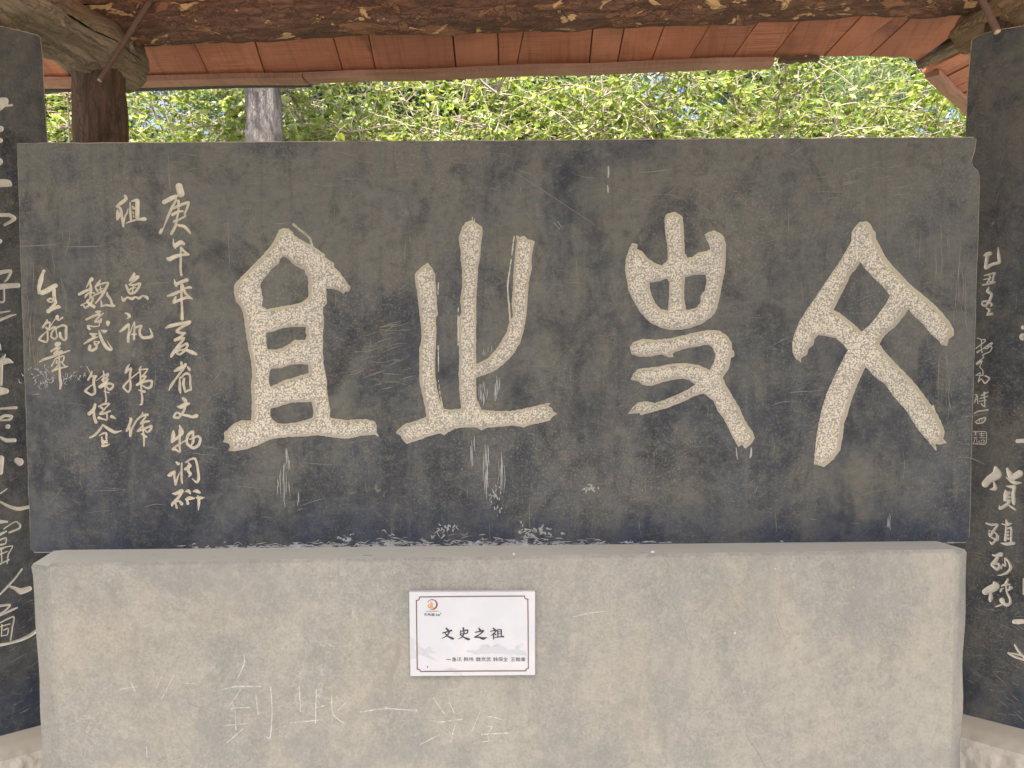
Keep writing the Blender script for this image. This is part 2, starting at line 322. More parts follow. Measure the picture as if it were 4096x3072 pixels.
a = N('earth', 0.95); c = a.mix(a.ramp(a.noise(0.9, 6, 0.65), [(0.35, 0), (0.7, 1)]), (0.105, 0.085, 0.055), (0.055, 0.075, 0.028)); a.color(c); a.bump(a.noise(9, 6, 0.7), 0.8, 0.06); M_EARTH = a.m
a = N('yard_paving', 0.9); c = a.mix(a.ramp(a.noise(3, 6, 0.6), [(0.35, 0), (0.7, 1)]), (0.25, 0.245, 0.225), (0.21, 0.205, 0.19)); a.color(c); a.bump(a.noise(70, 4), 0.3, 0.004); M_YARD = a.m

# ------------------------------------------------------------------ carving: outlines and strokes, in tracing units, cut into a plane
def smooth_stroke(pts, sub=5):
    P = np.array(pts, float)
    if len(P) == 1: return np.vstack([P, P + [0.5, 0, 0]])
    if len(P) == 2: return P
    Q = np.vstack([2 * P[0] - P[1], P, 2 * P[-1] - P[-2]]); out = []
    for i in range(1, len(Q) - 2):
        p0, p1, p2, p3 = Q[i - 1], Q[i], Q[i + 1], Q[i + 2]
        t = np.linspace(0, 1, sub, endpoint=False)[:, None]
        # a soft tension keeps sharp brush turns sharp
        m1 = (p2 - p0) * 0.34; m2 = (p3 - p1) * 0.34
        out.append((2*t**3-3*t**2+1)*p1 + (t**3-2*t**2+t)*m1 + (-2*t**3+3*t**2)*p2 + (t**3-t**2)*m2)
    out = np.vstack(out + [P[-1:]]); out[:, 2] = np.maximum(out[:, 2], 1.0)
    return out
def sdf_strokes(strokes, X, Y):
    D = np.full(X.shape, 1e3)
    for s in strokes:
        q = smooth_stroke(s)
        for a_, b_ in zip(q[:-1], q[1:]):
            ab = b_[:2] - a_[:2]; L = ab @ ab + 1e-9
            t = np.clip(((X - a_[0]) * ab[0] + (Y - a_[1]) * ab[1]) / L, 0, 1)
            d = np.hypot(X - a_[0] - t * ab[0], Y - a_[1] - t * ab[1]) - 0.5 * (a_[2] + t * (b_[2] - a_[2]))
            np.minimum(D, d, out=D)
    return D
def sdf_poly(P, X, Y):
    P = np.array(P, float); D = np.full(X.shape, 1e9); ins = np.zeros(X.shape, bool)
    for a_, b_ in zip(P, np.roll(P, -1, 0)):
        ab = b_ - a_; L = ab @ ab + 1e-9
        t = np.clip(((X - a_[0]) * ab[0] + (Y - a_[1]) * ab[1]) / L, 0, 1)
        np.minimum(D, np.hypot(X - a_[0] - t * ab[0], Y - a_[1] - t * ab[1]), out=D)
        c = ((a_[1] > Y) != (b_[1] > Y))
        xi = a_[0] + (Y - a_[1]) / (b_[1] - a_[1] + 1e-12) * ab[0]
        ins ^= c & (X < xi)
    return np.where(ins, -D, D)
def march(D, x0, y0, g):
    """filled marching squares of D<0: vertices, polygons, boundary edges, value per vertex"""
    H, W = D.shape; ins = D < 0; vid = {}; V = []; val = []; Fc = []; E = []
    def corner(i, j):
        k = (i, j)
        if k not in vid: vid[k] = len(V); V.append((x0 + j * g, y0 + i * g)); val.append(D[i, j])
        return vid[k]
    def cross(i, j, k, l):
        key = (i, j, k, l) if (i, j) < (k, l) else (k, l, i, j)
        if key not in vid:
            i, j, k, l = key; t = D[i, j] / (D[i, j] - D[k, l]); t = min(0.96, max(0.04, t))
            vid[key] = len(V); V.append((x0 + (j + t * (l - j)) * g, y0 + (i + t * (k - i)) * g)); val.append(0.0)
        return vid[key]
    cnt = ins[:-1, :-1].astype(int) + ins[1:, :-1] + ins[:-1, 1:] + ins[1:, 1:]
    for i, j in zip(*np.nonzero(cnt)):
        cs = ((i, j), (i + 1, j), (i + 1, j + 1), (i, j + 1)); poly = []
        for q in range(4):
            A, B = cs[q], cs[(q + 1) % 4]
            if ins[A]: poly.append((corner(*A), 0))
            if ins[A] != ins[B]: poly.append((cross(*A, *B), 1))
        Fc.append([p[0] for p in poly])
        if cnt[i, j] < 4:
            n = len(poly)
            for q in range(n):
                if poly[q][1] and poly[(q + 1) % n][1]: E.append((poly[q][0], poly[(q + 1) % n][0]))
    return np.array(V).reshape(-1, 2), Fc, E, np.array(val)
def field(ch, g):
    """ch: dict(o=(ox,oy), s=scale, strokes=[...], polys=[(outer,[holes])], rough=px)"""
    ox, oy = ch['o']; s = ch['s']
    S = [[(ox + x * s, oy + y * s, wd * s * ch.get('k', 1.0)) for x, y, wd in st] for st in ch.get('strokes', [])]
    P = [([(ox + x * s, oy + y * s) for x, y in o], [[(ox + x * s, oy + y * s) for x, y in h] for h in hs]) for o, hs in ch.get('polys', [])]
    xs = [p[0] for st in S for p in st] + [p[0] for o, h in P for p in o]; ys = [p[1] for st in S for p in st] + [p[1] for o, h in P for p in o]
    pad = max([p[2] for st in S for p in st] + [0]) * 0.6 + 3 * g + 3
    x0, x1, y0, y1 = min(xs) - pad, max(xs) + pad, min(ys) - pad, max(ys) + pad
    if 'clip' in ch: x0, x1 = max(x0, ch['clip'][0]), min(x1, ch['clip'][1])
    X, Y = np.meshgrid(np.arange(x0, x1, g), np.arange(y0, y1, g)); D = np.full(X.shape, 1e3)
    if S: D = np.minimum(D, sdf_strokes(S, X, Y))
    for o, hs in P:
        d = sdf_poly(o, X, Y)
        for h in hs: d = np.maximum(d, -sdf_poly(h, X, Y))
        D = np.minimum(D, d)
    r = ch.get('rough', 0.0)
    if r: D = D + (vnoise(X / 9, Y / 9, 3) - 0.5) * 2 * r + (vnoise(X / 3.7, Y / 3.7, 5) - 0.5) * r
    D[0, :] = D[-1, :] = D[:, 0] = D[:, -1] = np.maximum(D[0, 0], 5.0)     # keep the outline closed inside its own patch
    return D, X, Y, x0, y0
def carve(plane, outline, chars, g_small, g_big):
    """outline: px polygon of the face. Returns the front sheet with real openings (px verts, tris) and one mesh per character."""
    pv = [tuple(p) for p in outline]; pe = [(i, (i + 1) % len(outline)) for i in range(len(outline))]; res = []; fields = []
    for ch in chars:
        g = g_big if ch.get('big') else g_small
        D, X, Y, x0, y0 = field(ch, g); V, Fc, E, val = march(D, x0, y0, g)
        off = len(pv); bid = sorted({k for e in E for k in e}); mp = {k: off + i for i, k in enumerate(bid)}
        pv += [tuple(V[k]) for k in bid]; pe += [(mp[a_], mp[b_]) for a_, b_ in E]
        res.append((ch, V, Fc, val, g)); fields.append((D, x0, y0, g))
    ov, oe, of, _, oedge, _ = delaunay_2d_cdt([Vector(p) for p in pv], pe, [], 1, 1e-5, True)
    con = {tuple(sorted(e)) for e, src in zip(oe, oedge) if len(src)}
    ov = np.array([tuple(p) for p in ov]); T = [tuple(f) for f in of]
    em = {}
    for i, t in enumerate(T):
        for k in range(len(t)):
            em.setdefault(tuple(sorted((t[k], t[(k + 1) % len(t)]))), []).append(i)
    lab = [-1] * len(T); comps = []
    for i in range(len(T)):
        if lab[i] >= 0: continue
        st = [i]; lab[i] = len(comps); mem = []
        while st:
            q = st.pop(); mem.append(q); t = T[q]
            for k in range(len(t)):
                e = tuple(sorted((t[k], t[(k + 1) % len(t)])))
                if e in con: continue
                for nb in em[e]:
                    if lab[nb] < 0: lab[nb] = lab[q]; st.append(nb)
        comps.append(mem)
    keep = []
    for mem in comps:
        best = max(mem, key=lambda q: abs(np.cross(ov[T[q][1]] - ov[T[q][0]], ov[T[q][2]] - ov[T[q][0]])))
        c = ov[list(T[best])].mean(0); inside = False
        for D, x0, y0, g in fields:
            j = (c[0] - x0) / g; i = (c[1] - y0) / g
            if 0 <= i < D.shape[0] - 1 and 0 <= j < D.shape[1] - 1:
                i0, j0 = int(i), int(j); a_, b_ = i - i0, j - j0
                d = (D[i0, j0] * (1 - a_) + D[i0 + 1, j0] * a_) * (1 - b_) + (D[i0, j0 + 1] * (1 - a_) + D[i0 + 1, j0 + 1] * a_) * b_
                if d < 0: inside = True; break
        if not inside and sdf_poly(outline, np.array([c[0]]), np.array([c[1]]))[0] < 0: keep += [T[q] for q in mem]
    return ov, keep, res
def face_up(me, n):
    """turn all faces towards n"""
    bm = bmesh.new(); bm.from_mesh(me)
    for f in bm.faces:
        f.normal_update()
        if f.normal.dot(Vector(n)) < 0: f.normal_flip()
    bm.to_mesh(me); bm.free()
def char_mesh(plane, V, Fc, val, depth, bw, stipple=0.0, rim=None):
    t = np.clip(-val / bw, 0, 1); d = -depth * (t * t * (3 - 2 * t))
    if stipple:
        k = np.clip((-val - bw * 0.8) / 4, 0, 1)
        n = vnoise(V[:, 0] / 7.5, V[:, 1] / 7.5, 11) * 0.7 + vnoise(V[:, 0] / 4.1, V[:, 1] / 4.1, 12) * 0.3
        d = d + k * (n - 0.5) * stipple
    P = plane.hit(V[:, 0], V[:, 1], d)
    mi = [1 if (rim and -val[f].mean() < rim) else 0 for f in Fc] if rim else None
    me = mesh('character', P, Fc, mi, smooth=bool(rim)); face_up(me, plane.n); return me
def build_slab(name, plane, outline, thick, parent, ov, tris, mats, edge=5.0):
    """front sheet + pale worn edge strip + sides + back"""
    P = plane.hit(ov[:, 0], ov[:, 1]); V = list(P); Fc = [list(t) for t in tris]; mi = [0] * len(Fc)
    o = np.array(outline, float); c = o.mean(0); n = len(o); b = len(V)
    nxt = np.roll(o, -1, 0) - np.roll(o, 1, 0); nrm = np.stack([nxt[:, 1], -nxt[:, 0]], 1); nrm /= np.linalg.norm(nrm, axis=1)[:, None]
    if ((o - c) * nrm).sum() < 0: nrm = -nrm
    A = plane.hit(o[:, 0], o[:, 1]); B = plane.hit(o[:, 0] + nrm[:, 0] * edge, o[:, 1] + nrm[:, 1] * edge) - plane.n * edge * 0.0008
    C = B - plane.n * thick
    V += list(A) + list(B) + list(C)
    for i in range(n):
        j = (i + 1) % n
        Fc.append([b + i, b + j, b + n + j, b + n + i]); mi.append(1)
        Fc.append([b + n + i, b + n + j, b + 2 * n + j, b + 2 * n + i]); mi.append(1)
    Fc.append([b + 2 * n + i for i in range(n)]); mi.append(0)
    me = mesh(name, V, Fc, mi)
    bm = bmesh.new(); bm.from_mesh(me); bmesh.ops.remove_doubles(bm, verts=bm.verts, dist=1e-5); bmesh.ops.recalc_face_normals(bm, faces=bm.faces); bm.to_mesh(me); bm.free()
    return link(name, me, mats, parent)
def dense(poly, step=60, jit=1.2):
    out = []; P = np.array(poly, float)
    for i, (a_, b_) in enumerate(zip(P, np.roll(P, -1, 0))):
        k = max(1, int(np.hypot(*(b_ - a_)) / step))
        for q in range(k):
            p = a_ + (b_ - a_) * q / k
            if q: p = p + RNG.normal(0, jit, 2)
            out.append(tuple(p))
    return out
def mark_mesh(plane, chars, g=1.5, off=0.0005):
    V = []; Fc = []
    for q, ch in enumerate(chars):
        D, X, Y, x0, y0 = field(ch, g); v_, f_, _, _ = march(D, x0, y0, g)
        if not len(v_): continue
        b = len(V); V += list(plane.hit(v_[:, 0], v_[:, 1], off + 0.0002 * (q % 5))); Fc += [[b + k for k in f] for f in f_]
    me = mesh('mark', V, Fc); face_up(me, plane.n); return me

# ------------------------------------------------------------------ the place: ground and yard
def ground_mesh():
    n = 60; V = []; Fc = []
    xs = np.concatenate([np.linspace(-400, -14, 8), np.linspace(-12, 12, 49), np.linspace(14, 400, 8)])
    ys = np.concatenate([np.linspace(-400, -8, 8), np.linspace(-7, 16, 47), np.linspace(18, 500, 10)])
    for y in ys:
        for x in xs:
            t = min(1, max(0, (y - 2.4) / 6.0)); z = -0.004 + 1.5 * t * t * (3 - 2 * t) + (0.10 * math.sin(x * 1.3 + y) if y > 2.6 else 0)
            if y > 12: z += (y - 12) * 0.02
            V.append((x, y, z))
    k = len(xs)
    for i in range(len(ys) - 1):
        for j in range(k - 1): Fc.append((i * k + j, i * k + j + 1, (i + 1) * k + j + 1, (i + 1) * k + j))
    return mesh('ground', V, Fc, smooth=True)
o = link('ground', ground_mesh(), M_EARTH); o['kind'] = 'structure'
o = link('pavement', mesh('pavement', [(-9, -14, 0.004), (9, -14, 0.004), (9, 2.0, 0.004), (-9, 2.0, 0.004), (-9, -14, -.05), (9, -14, -.05), (9, 2, -.05), (-9, 2, -.05)],
         [(0, 1, 2, 3), (0, 4, 5, 1), (1, 5, 6, 2), (2, 6, 7, 3), (3, 7, 4, 0)]), M_YARD); o['kind'] = 'structure'

# ------------------------------------------------------------------ roof, logs
def log(name, p0, p1, r0, r1, mats, seg=40, rings=48, bulge=0.012, ends=True, seed=0, knots=3, parent=None, bend=0.0, dome=0.0):
    p0, p1 = Vector(p0), Vector(p1); ax = p1 - p0; L = ax.length; ax.normalize()
    u = ax.cross(Vector((0, 0, 1)) if abs(ax.z) < 0.9 else Vector((1, 0, 0))).normalized(); v = ax.cross(u)
    rg = np.random.default_rng(seed); ph = rg.uniform(0, 6.28, 8); kn = [(rg.uniform(0.1, 0.9), rg.uniform(0, 6.28), rg.uniform(0.06, 0.14)) for _ in range(knots)]
    V = []; UV = []; Fc = []; mi = []
    for i in range(rings + 1):
        t = i / rings; r = r0 + (r1 - r0) * t
        if ends and (i == 0 or i == rings): r *= 0.93
        if dome and (1 - t) * L < dome: q_ = 1 - (1 - t) * L / dome; r *= math.sqrt(max(0.02, 1 - 0.92 * q_ ** 2.2))
        c = p0 + ax * (L * t) + u * (bend * math.sin(math.pi * t))
        for j in range(seg + 1):
            an = 2 * math.pi * j / seg
            rr = r * (1 + 0.035 * math.sin(2 * an + ph[0] + t * 2) + 0.02 * math.sin(3 * an + ph[1] - 3 * t * L) + 0.02 * math.sin(5 * t * L + ph[2]))
            rr += bulge * (float(vnoise(np.array(an * 2.2 + 10), np.array(t * L * 7), seed)) - 0.5) + 0.5 * bulge * (float(vnoise(np.array(an * 6 + 10), np.array(t * L * 22), seed + 1)) - 0.5)
            for kt, ka, kr in kn:
                d = math.hypot((t - kt) * L, r * ((an - ka + math.pi) % (2 * math.pi) - math.pi)); rr += 0.018 * math.exp(-(d / (kr * 0.45)) ** 2)
            V.append(c + (u * math.cos(an) + v * math.sin(an)) * rr); UV.append((t * L, an * r))
    k = seg + 1
    for i in range(rings):
        for j in range(seg): Fc.append((i * k + j, i * k + j + 1, (i + 1) * k + j + 1, (i + 1) * k + j)); mi.append(0)
    for i, p in ((0, p0), (rings, p1)):
        b = len(V); V.append(p + ax * (-0.004 if i == 0 else 0.004)); UV.append((0, 0))
        for j in range(seg): Fc.append((b, i * k + j + 1, i * k + j) if i == 0 else (b, i * k + j, i * k + j + 1)); mi.append(1)
    me = mesh(name, V, Fc, mi, smooth=True); uv = me.uv_layers.new(name='uv')
    for lp in me.loops: uv.data[lp.index].uv = UV[lp.vertex_index]
    bm = bmesh.new(); bm.from_mesh(me); bmesh.ops.remove_doubles(bm, verts=bm.verts, dist=1e-6); bmesh.ops.recalc_face_normals(bm, faces=bm.faces); bm.to_mesh(me); bm.free()
    return link(name, me, mats, parent)
def on_y(px, py, y): return Plane((0, y, 0), (0, -1, 0)).hit(px, py)
def on_z(px, py, z): return Plane((0, 0, z), (0, 0, 1)).hit(px, py)

# purlin: its lower edge is level
PR = 0.098
a_ = on_y(590, 167, 0.74); zpur = a_[2]; b_ = on_z(3850, 39, zpur)
dirp = (b_ - a_); dirp /= np.linalg.norm(dirp)
pA = a_ - dirp * 0.42 + np.array([0, 0.03, PR]); pB = b_ + dirp * 0.55 + np.array([0, 0.03, PR])
o = log('purlin_log', pA, pB, PR, PR * 0.96, [M_PURLIN, M_CUT], seg=56, rings=150, bulge=0.020, seed=3, knots=9)
tag(o, 'thick reddish bark log laid crosswise under the roof boards, with pale peeled patches', 'log')
# tie beams (run front to back) and posts
TB = 0.088
bc = on_y(395, 205, 0.72); be = on_z(508, 268, bc[2]); d = (be - bc); d[2] = 0; d /= np.linalg.norm(d)
end = bc + d * 0.20; start = bc - d * 2.75
o = log('tie_beam', start, end, TB * 1.0, TB * 1.16, [M_BEAM, M_BEAM], seg=48, rings=150, bulge=0.026, seed=11, knots=6, dome=0.10)
tag(o, 'rough grey-brown bark log beam resting on the visible post', 'log')
bottom_l = bc[2] - TB
pc = on_y(397, 560, bc[1])
o = log('log_post', (pc[0], bc[1], 0.0), (bc[0] - 0.003, bc[1], bottom_l + 0.035), 0.092, 0.083, [M_POST, M_CUT], seg=44, rings=90, bulge=0.016, seed=21, knots=3)
tag(o, 'dark brown log post standing behind the wide tablet, between the stele and the trees', 'post')
ps = Vector(start) + Vector(d) * 0.25
o = log('log_post', (ps.x, ps.y, 0.0), (ps.x, ps.y, bottom_l + 0.03), 0.09, 0.082, [M_POST, M_CUT], seg=24, rings=30, seed=22)
tag(o, 'log post under the inner end of the grey-brown beam, beside the stele with large script', 'post')
re_ = on_z(3850, 160, bc[2] + 0.02); rs = on_z(4130, -2, bc[2] + 0.02); d2 = rs - re_; d2[2] = 0; d2 /= np.linalg.norm(d2)
rstart = re_ + d2 * 2.7; rend = re_
o = log('tie_beam', rstart, rend, 0.076, 0.070, [M_BEAMR, M_CUT], seg=44, rings=140, bulge=0.018, seed=31, knots=5, dome=0.05)
tag(o, 'tan log beam with rounded end above the stele with the square seal', 'log')
rp = re_ + d2 * 0.22
o = log('log_post', (rp[0], rp[1], 0.0), (rp[0], rp[1], re_[2] - 0.03), 0.088, 0.08, [M_POST, M_CUT], seg=32, rings=40, seed=41)
tag(o, 'log post hidden behind the stele with the square seal', 'post')
rp = re_ + d2 * 2.45
o = log('log_post', (rp[0], rp[1], 0.0), (rp[0], rp[1], re_[2] - 0.03), 0.088, 0.08, [M_POST, M_CUT], seg=24, rings=30, seed=42)
tag(o, 'log post under the inner end of the tan beam', 'post')
# thin sticks poking down
s0 = on_y(574, 46, 0.62); s1 = on_y(398, 322, 0.52)
o = log('wooden_stick', s0 + (s0 - s1) * 0.16, s1, 0.0085, 0.0088, [M_STICK, M_CUT], seg=14, rings=16, bulge=0.002, seed=5, knots=0)
tag(o, 'thin dark stick hanging slantwise in front of the log post', 'stick')
s0 = on_y(3922, -14, 0.18); s1 = on_y(3990, 128, 0.12)
o = log('wooden_stick', s0 + (s0 - s1) * 0.2, s1, 0.0085, 0.0085, [M_STICK, M_CUT], seg=14, rings=12, bulge=0.002, seed=6, knots=0)
tag(o, 'thin brown stick leaning against the tan beam above the square-seal stele', 'stick')

# roof: sloping boards from under the ridge to the eave
eA = on_y(840, 306, 1.12); zE = eA[2]; eB = on_z(2927, 234, zE)
ed = eB - eA; ed /= np.linalg.norm(ed)                         # eave direction
ne = np.array([-ed[1], ed[0], 0.0])                            # outward
SL = math.tan(R(28.5))
up = np.array([-ne[0], -ne[1], SL]); up /= np.linalg.norm(up)
nr = np.cross(ed, up); nr = nr if nr[2] < 0 else -nr           # underside normal
ROOF = Plane(eA, nr)
roof = thing('pavilion_roof', (eA[0] + 1.2, eA[1] - 1.0, zE), 'red-brown painted wooden board roof over the tablets', 'roof')
def board(name, q, thick, m, parent, uvd):
    """q: 4 underside corners (eave left, eave right, top right, top left)"""
    q = [np.array(p) for p in q]; n = np.cross(q[1] - q[0], q[3] - q[0]); n /= np.linalg.norm(n); n = n if n[2] > 0 else -n
    # slightly eased edges
    V = []; e = 0.0022
    cen = sum(q) / 4
    for p in q: V.append(p + (cen - p) / np.linalg.norm(cen - p) * e)
    for p in q: V.append(p + n * e)
    for p in q: V.append(p + n * thick)
    Fc = [(0, 1, 2, 3)] + [(i, 4 + i, 4 + (i + 1) % 4, (i + 1) % 4) for i in range(4)] + [(4 + i, 8 + i, 8 + (i + 1) % 4, 4 + (i + 1) % 4) for i in range(4)] + [(11, 10, 9, 8)]
    me = mesh(name, V, Fc); uv = me.uv_layers.new(name='uv'); a1 = uvd[0]; a2 = uvd[1]
    for lp in me.loops:
        p = V[lp.vertex_index]; uv.data[lp.index].uv = (float(p @ a1), float(p @ a2))
    bm = bmesh.new(); bm.from_mesh(me); bmesh.ops.recalc_face_normals(bm, faces=bm.faces); bm.to_mesh(me); bm.free()
    return link(name, me, m, parent)
seams = [(-1000, 214, -860, 333), (-760, 208, -620, 330), (-500, 200, -360, 324), (-190, 190, -60, 316), (204, 185, 292, 322), (480, 175, 566, 316), (771, 164, 840, 308), (1016, 160, 1059, 300), (1332, 148, 1373, 290), (1473, 139, 1504, 289), (1809, 125, 1825, 280), (1991, 118, 1996, 269),
         (2092, 139, 2066, 267), (2372, 104, 2356, 256), (2501, 95, 2469, 254), (2659, 97, 2603, 251), (2853, 79, 2751, 245), (3043, 74, 2927, 236), (3215, 65, 3086, 232),
         (3350, 55, 3188, 228), (3461, 51, 3294, 228), (3609, 46, 3373, 227), (3674, 42, 3475, 226), (3845, 42, 3609, 229), (3952, 42, 3672, 247)]
L3 = []
for x0, y0, x1, y1 in seams:
    t_, b_ = ROOF.hit(x0, y0), ROOF.hit(x1, y1); dd = t_ - b_; dd /= np.linalg.norm(dd)
    k = (0.62 / max(0.3, float(dd @ up)))
    L3.append((b_, b_ + dd * k))
uvd = (ed, up)
rr_ = np.random.default_rng(5)
for i in range(len(L3) - 1):
    (b0, t0), (b1, t1) = L3[i], L3[i + 1]
    g = 0.0014 if i not in (7, 9, 10, 13) else 0.0028
    w0 = (b1 - b0) / np.linalg.norm(b1 - b0) * g; w1 = (t1 - t0) / np.linalg.norm(t1 - t0) * g
    lift = nr * rr_.uniform(-0.0035, 0.0025)
    o = board('roof_board', [b0 + w0 + lift, b1 - w0 + lift, t1 - w1 + lift, t0 + w1 + lift], 0.018, M_BOARD, roof, uvd)
# the boards nearer the ridge, out of sight behind the log, and the inner slope
ridge_s = 1.75
def P_(s, t): return eA + ed * s + up * t
for i in range(27):
    s0 = -2.35 + i * 0.235
    board('roof_board', [P_(s0, 0.63), P_(s0 + 0.23, 0.63), P_(s0 + 0.23, ridge_s), P_(s0, ridge_s)], 0.018, M_BOARD, roof, uvd)
upi = np.array([ne[0], ne[1], SL]); upi /= np.linalg.norm(upi)
rl = P_(0, ridge_s)
for i in range(27):
    s0 = -2.35 + i * 0.235
    a0 = rl + ed * s0; a1 = rl + ed * (s0 + 0.23)
    board('roof_board', [a0 - upi * 0.85, a1 - upi * 0.85, a1 - upi * 0.01, a0 - upi * 0.01], 0.018, M_BOARD, roof, (ed, upi))
# eave battens under the board ends
def bar(name, p0, p1, out, hgt, depth, m, parent, drop=0.0):
    p0, p1, out = np.array(p0), np.array(p1), np.array(out); z = np.array([0, 0, 1.0]); n = 8; V = []; Fc = []
    for i in range(n + 1):
        p = p0 + (p1 - p0) * i / n + z * (0.003 * math.sin(i * 2.1)) ; V += [p, p + out * depth, p + out * depth - z * hgt, p - z * hgt]
    for i in range(n):
        for j in range(4): Fc.append((i * 4 + j, i * 4 + (j + 1) % 4, i * 4 + 4 + (j + 1) % 4, i * 4 + 4 + j))
    Fc += [(0, 1, 2, 3), (n * 4 + 3, n * 4 + 2, n * 4 + 1, n * 4)]
    me = mesh(name, V, Fc); uv = me.uv_layers.new(name='uv')
    for lp in me.loops:
        p = V[lp.vertex_index]; uv.data[lp.index].uv = (float(p[2] * 3 + p @ out), float(p @ ed))
    bm = bmesh.new(); bm.from_mesh(me); bmesh.ops.recalc_face_normals(bm, faces=bm.faces); bm.to_mesh(me); bm.free()
    return link(name, me, m, parent)
zz = np.array([0, 0, 1.0])
def eave_pt(px, py): return ROOF.hit(px, py)
b0 = eave_pt(-850, 333) + nr * 0.004 - ne * 0.02; b1 = eave_pt(1218, 294) + nr * 0.004 - ne * 0.02; b2 = eave_pt(3092, 230) + nr * 0.004 - ne * 0.02
bar('eave_batten', b0, b1 - ed * 0.002, ne, 0.021, 0.075, M_BATTEN, roof)
bar('eave_batten', b1 + ed * 0.002, b2, ne, 0.019, 0.075, M_BATTEN, roof)
bar('eave_batten', b2 + ed * 0.02 - zz * 0.004, b2 + ed * 0.17 + ne * 0.02 + zz * 0.006, ne, 0.014, 0.03, M_STICK, roof)
bar('eave_board', b0 + ne * 0.030 + zz * 0.045, b2 + ne * 0.030 + zz * 0.045, ne, 0.0445, 0.012, M_TILE, roof)
bar('eave_tile_edge', b0 + ne * 0.085 - zz * 0.004, b1 + ne * 0.085 + zz * 0.01, ne, 0.026, 0.03, M_TILE, roof)
# roof covering above the boards
def slabq(name, q, n, th, m, parent):
    V = [np.array(p) + n * 0.0235 for p in q] + [np.array(p) + n * (0.0235 + th) for p in q]
    Fc = [(0, 1, 2, 3), (7, 6, 5, 4)] + [(i, (i + 1) % 4, 4 + (i + 1) % 4, 4 + i) for i in range(4)]
    me = mesh(name, V, Fc); bm = bmesh.new(); bm.from_mesh(me); bmesh.ops.recalc_face_normals(bm, faces=bm.faces); bm.to_mesh(me); bm.free()
    return link(name, me, m, parent)
slabq('roof_covering', [P_(-2.35, 0.0), P_(2.55, 0.0), P_(2.65, ridge_s), P_(-2.35, ridge_s)], -nr, 0.05, M_TILE, roof)
slabq('roof_covering', [P_(2.66, 0.63), P_(4.0, 0.63), P_(4.0, ridge_s), P_(2.66, ridge_s)], -nr, 0.05, M_TILE, roof)
nri = np.cross(ed, upi); nri = nri if nri[2] > 0 else -nri
slabq('roof_covering', [rl + ed * -2.35 - upi * 0.85, rl + ed * 4.0 - upi * 0.85, rl + ed * 4.0, rl + ed * -2.35], nri, 0.05, M_TILE, roof)
cap0 = rl - ed * 2.37; cap1 = rl + ed * 4.02
log('ridge_cap', cap0 + zz * 0.05, cap1 + zz * 0.05, 0.085, 0.085, [M_TILE, M_TILE], seg=16, rings=40, bulge=0.01, seed=81, knots=0, parent=roof)
# second slope: beyond the valley, its eave recedes to the right
c0 = ROOF.hit(3690, 292); e2 = np.array([math.sin(R(44)), math.cos(R(44)), 0.0]); u2h = np.array([math.cos(R(44)), -math.sin(R(44)), 0.0])
u2 = u2h * math.cos(R(17)) + zz * math.sin(R(17)); n2 = np.cross(e2, u2); n2 = n2 if n2[2] > 0 else -n2
ROOF2 = Plane(c0, -n2)
ws = [0.0, 0.105, 0.15, 0.27, 0.315, 0.42, 0.52, 0.64, 0.76, 0.90, 1.05]
for a0, a1 in zip(ws[:-1], ws[1:]):
    l = rr_.uniform(-0.004, 0.004) * n2
    board('roof_board', [c0 + e2 * (a0 + 0.003) + l, c0 + e2 * (a1 - 0.003) + l, c0 + e2 * (a1 - 0.003) + u2 * 1.5 + l, c0 + e2 * (a0 + 0.003) + u2 * 1.5 + l], 0.018, M_BOARD, roof, (e2, u2))
bar('eave_batten', c0 + e2 * 0.03 + u2h * 0.05 + zz * 0.008, c0 + e2 * 1.05 + u2h * 0.05 + zz * 0.008, u2h * -1.0, 0.020, 0.05, M_BATTEN, roof)
slabq('roof_covering', [c0, c0 + e2 * 1.05, c0 + e2 * 1.05 + u2 * 1.5, c0 + u2 * 1.5], n2, 0.05, M_TILE, roof)
sc_ = float((ROOF.hit(3672, 247) - eA) @ ed) - 0.15
slabq('roof_covering', [P_(sc_, 0.14), c0 + e2 * 0.25 + u2 * 0.12, c0 + e2 * 0.30 + u2 * 1.45, P_(sc_, 1.3)], zz, 0.05, M_TILE, roof)
v0 = ROOF.hit(3668, 262); v1 = c0 + u2 * 0.55 - e2 * 0.03
log('valley_rafter', v0 + zz * 0.004, v1 + zz * 0.0, 0.020, 0.024, [M_BEAM, M_CUT], seg=16, rings=14, bulge=0.006, seed=51, knots=1, parent=roof)

# ------------------------------------------------------------------ the writing, traced
def C(region, name, *strokes, **kw):
    d = dict(o=REG[region][0], s=REG[region][1], strokes=[list(s) for s in strokes], name=name); d.update(kw); return d
REG = {'B1': ((860, 860), .6029), 'B2': ((1560, 840), .6029), 'B3': ((2420, 820), .6029), 'B4': ((3140, 860), .6267),
       'R1': ((600, 720), .211), 'R2': ((600, 1060), .2291), 'R3': ((600, 1420), .2049), 'R4': ((600, 1720), .2049),
       'R5': ((420, 760), .211), 'R6': ((420, 1080), .211), 'R7': ((420, 1420), .2291),
       'L1': ((120, 1060), .1507), 'L2': ((120, 1260), .1929), 'L3': ((290, 1090), .2049), 'L4': ((290, 1440), .2291),
       'A': ((0, 360), .6034), 'B': ((0, 1340), .4575), 'Cc': ((0, 2040), .3614),
       'D': ((3880, 960), .2411), 'E': ((3880, 1320), .3013), 'Ff': ((3880, 1800), .2411), 'G': ((3880, 2160), .2411), 'H': ((3880, 2500), .1205),
       'P': ((1600, 2340), .2622), 'Z1': ((0, 2048), .6173), 'Z2': ((1024, 2048), .6173), 'Z3': ((2048, 2048), .6173), 'Z4': ((3072, 2048), .6173)}
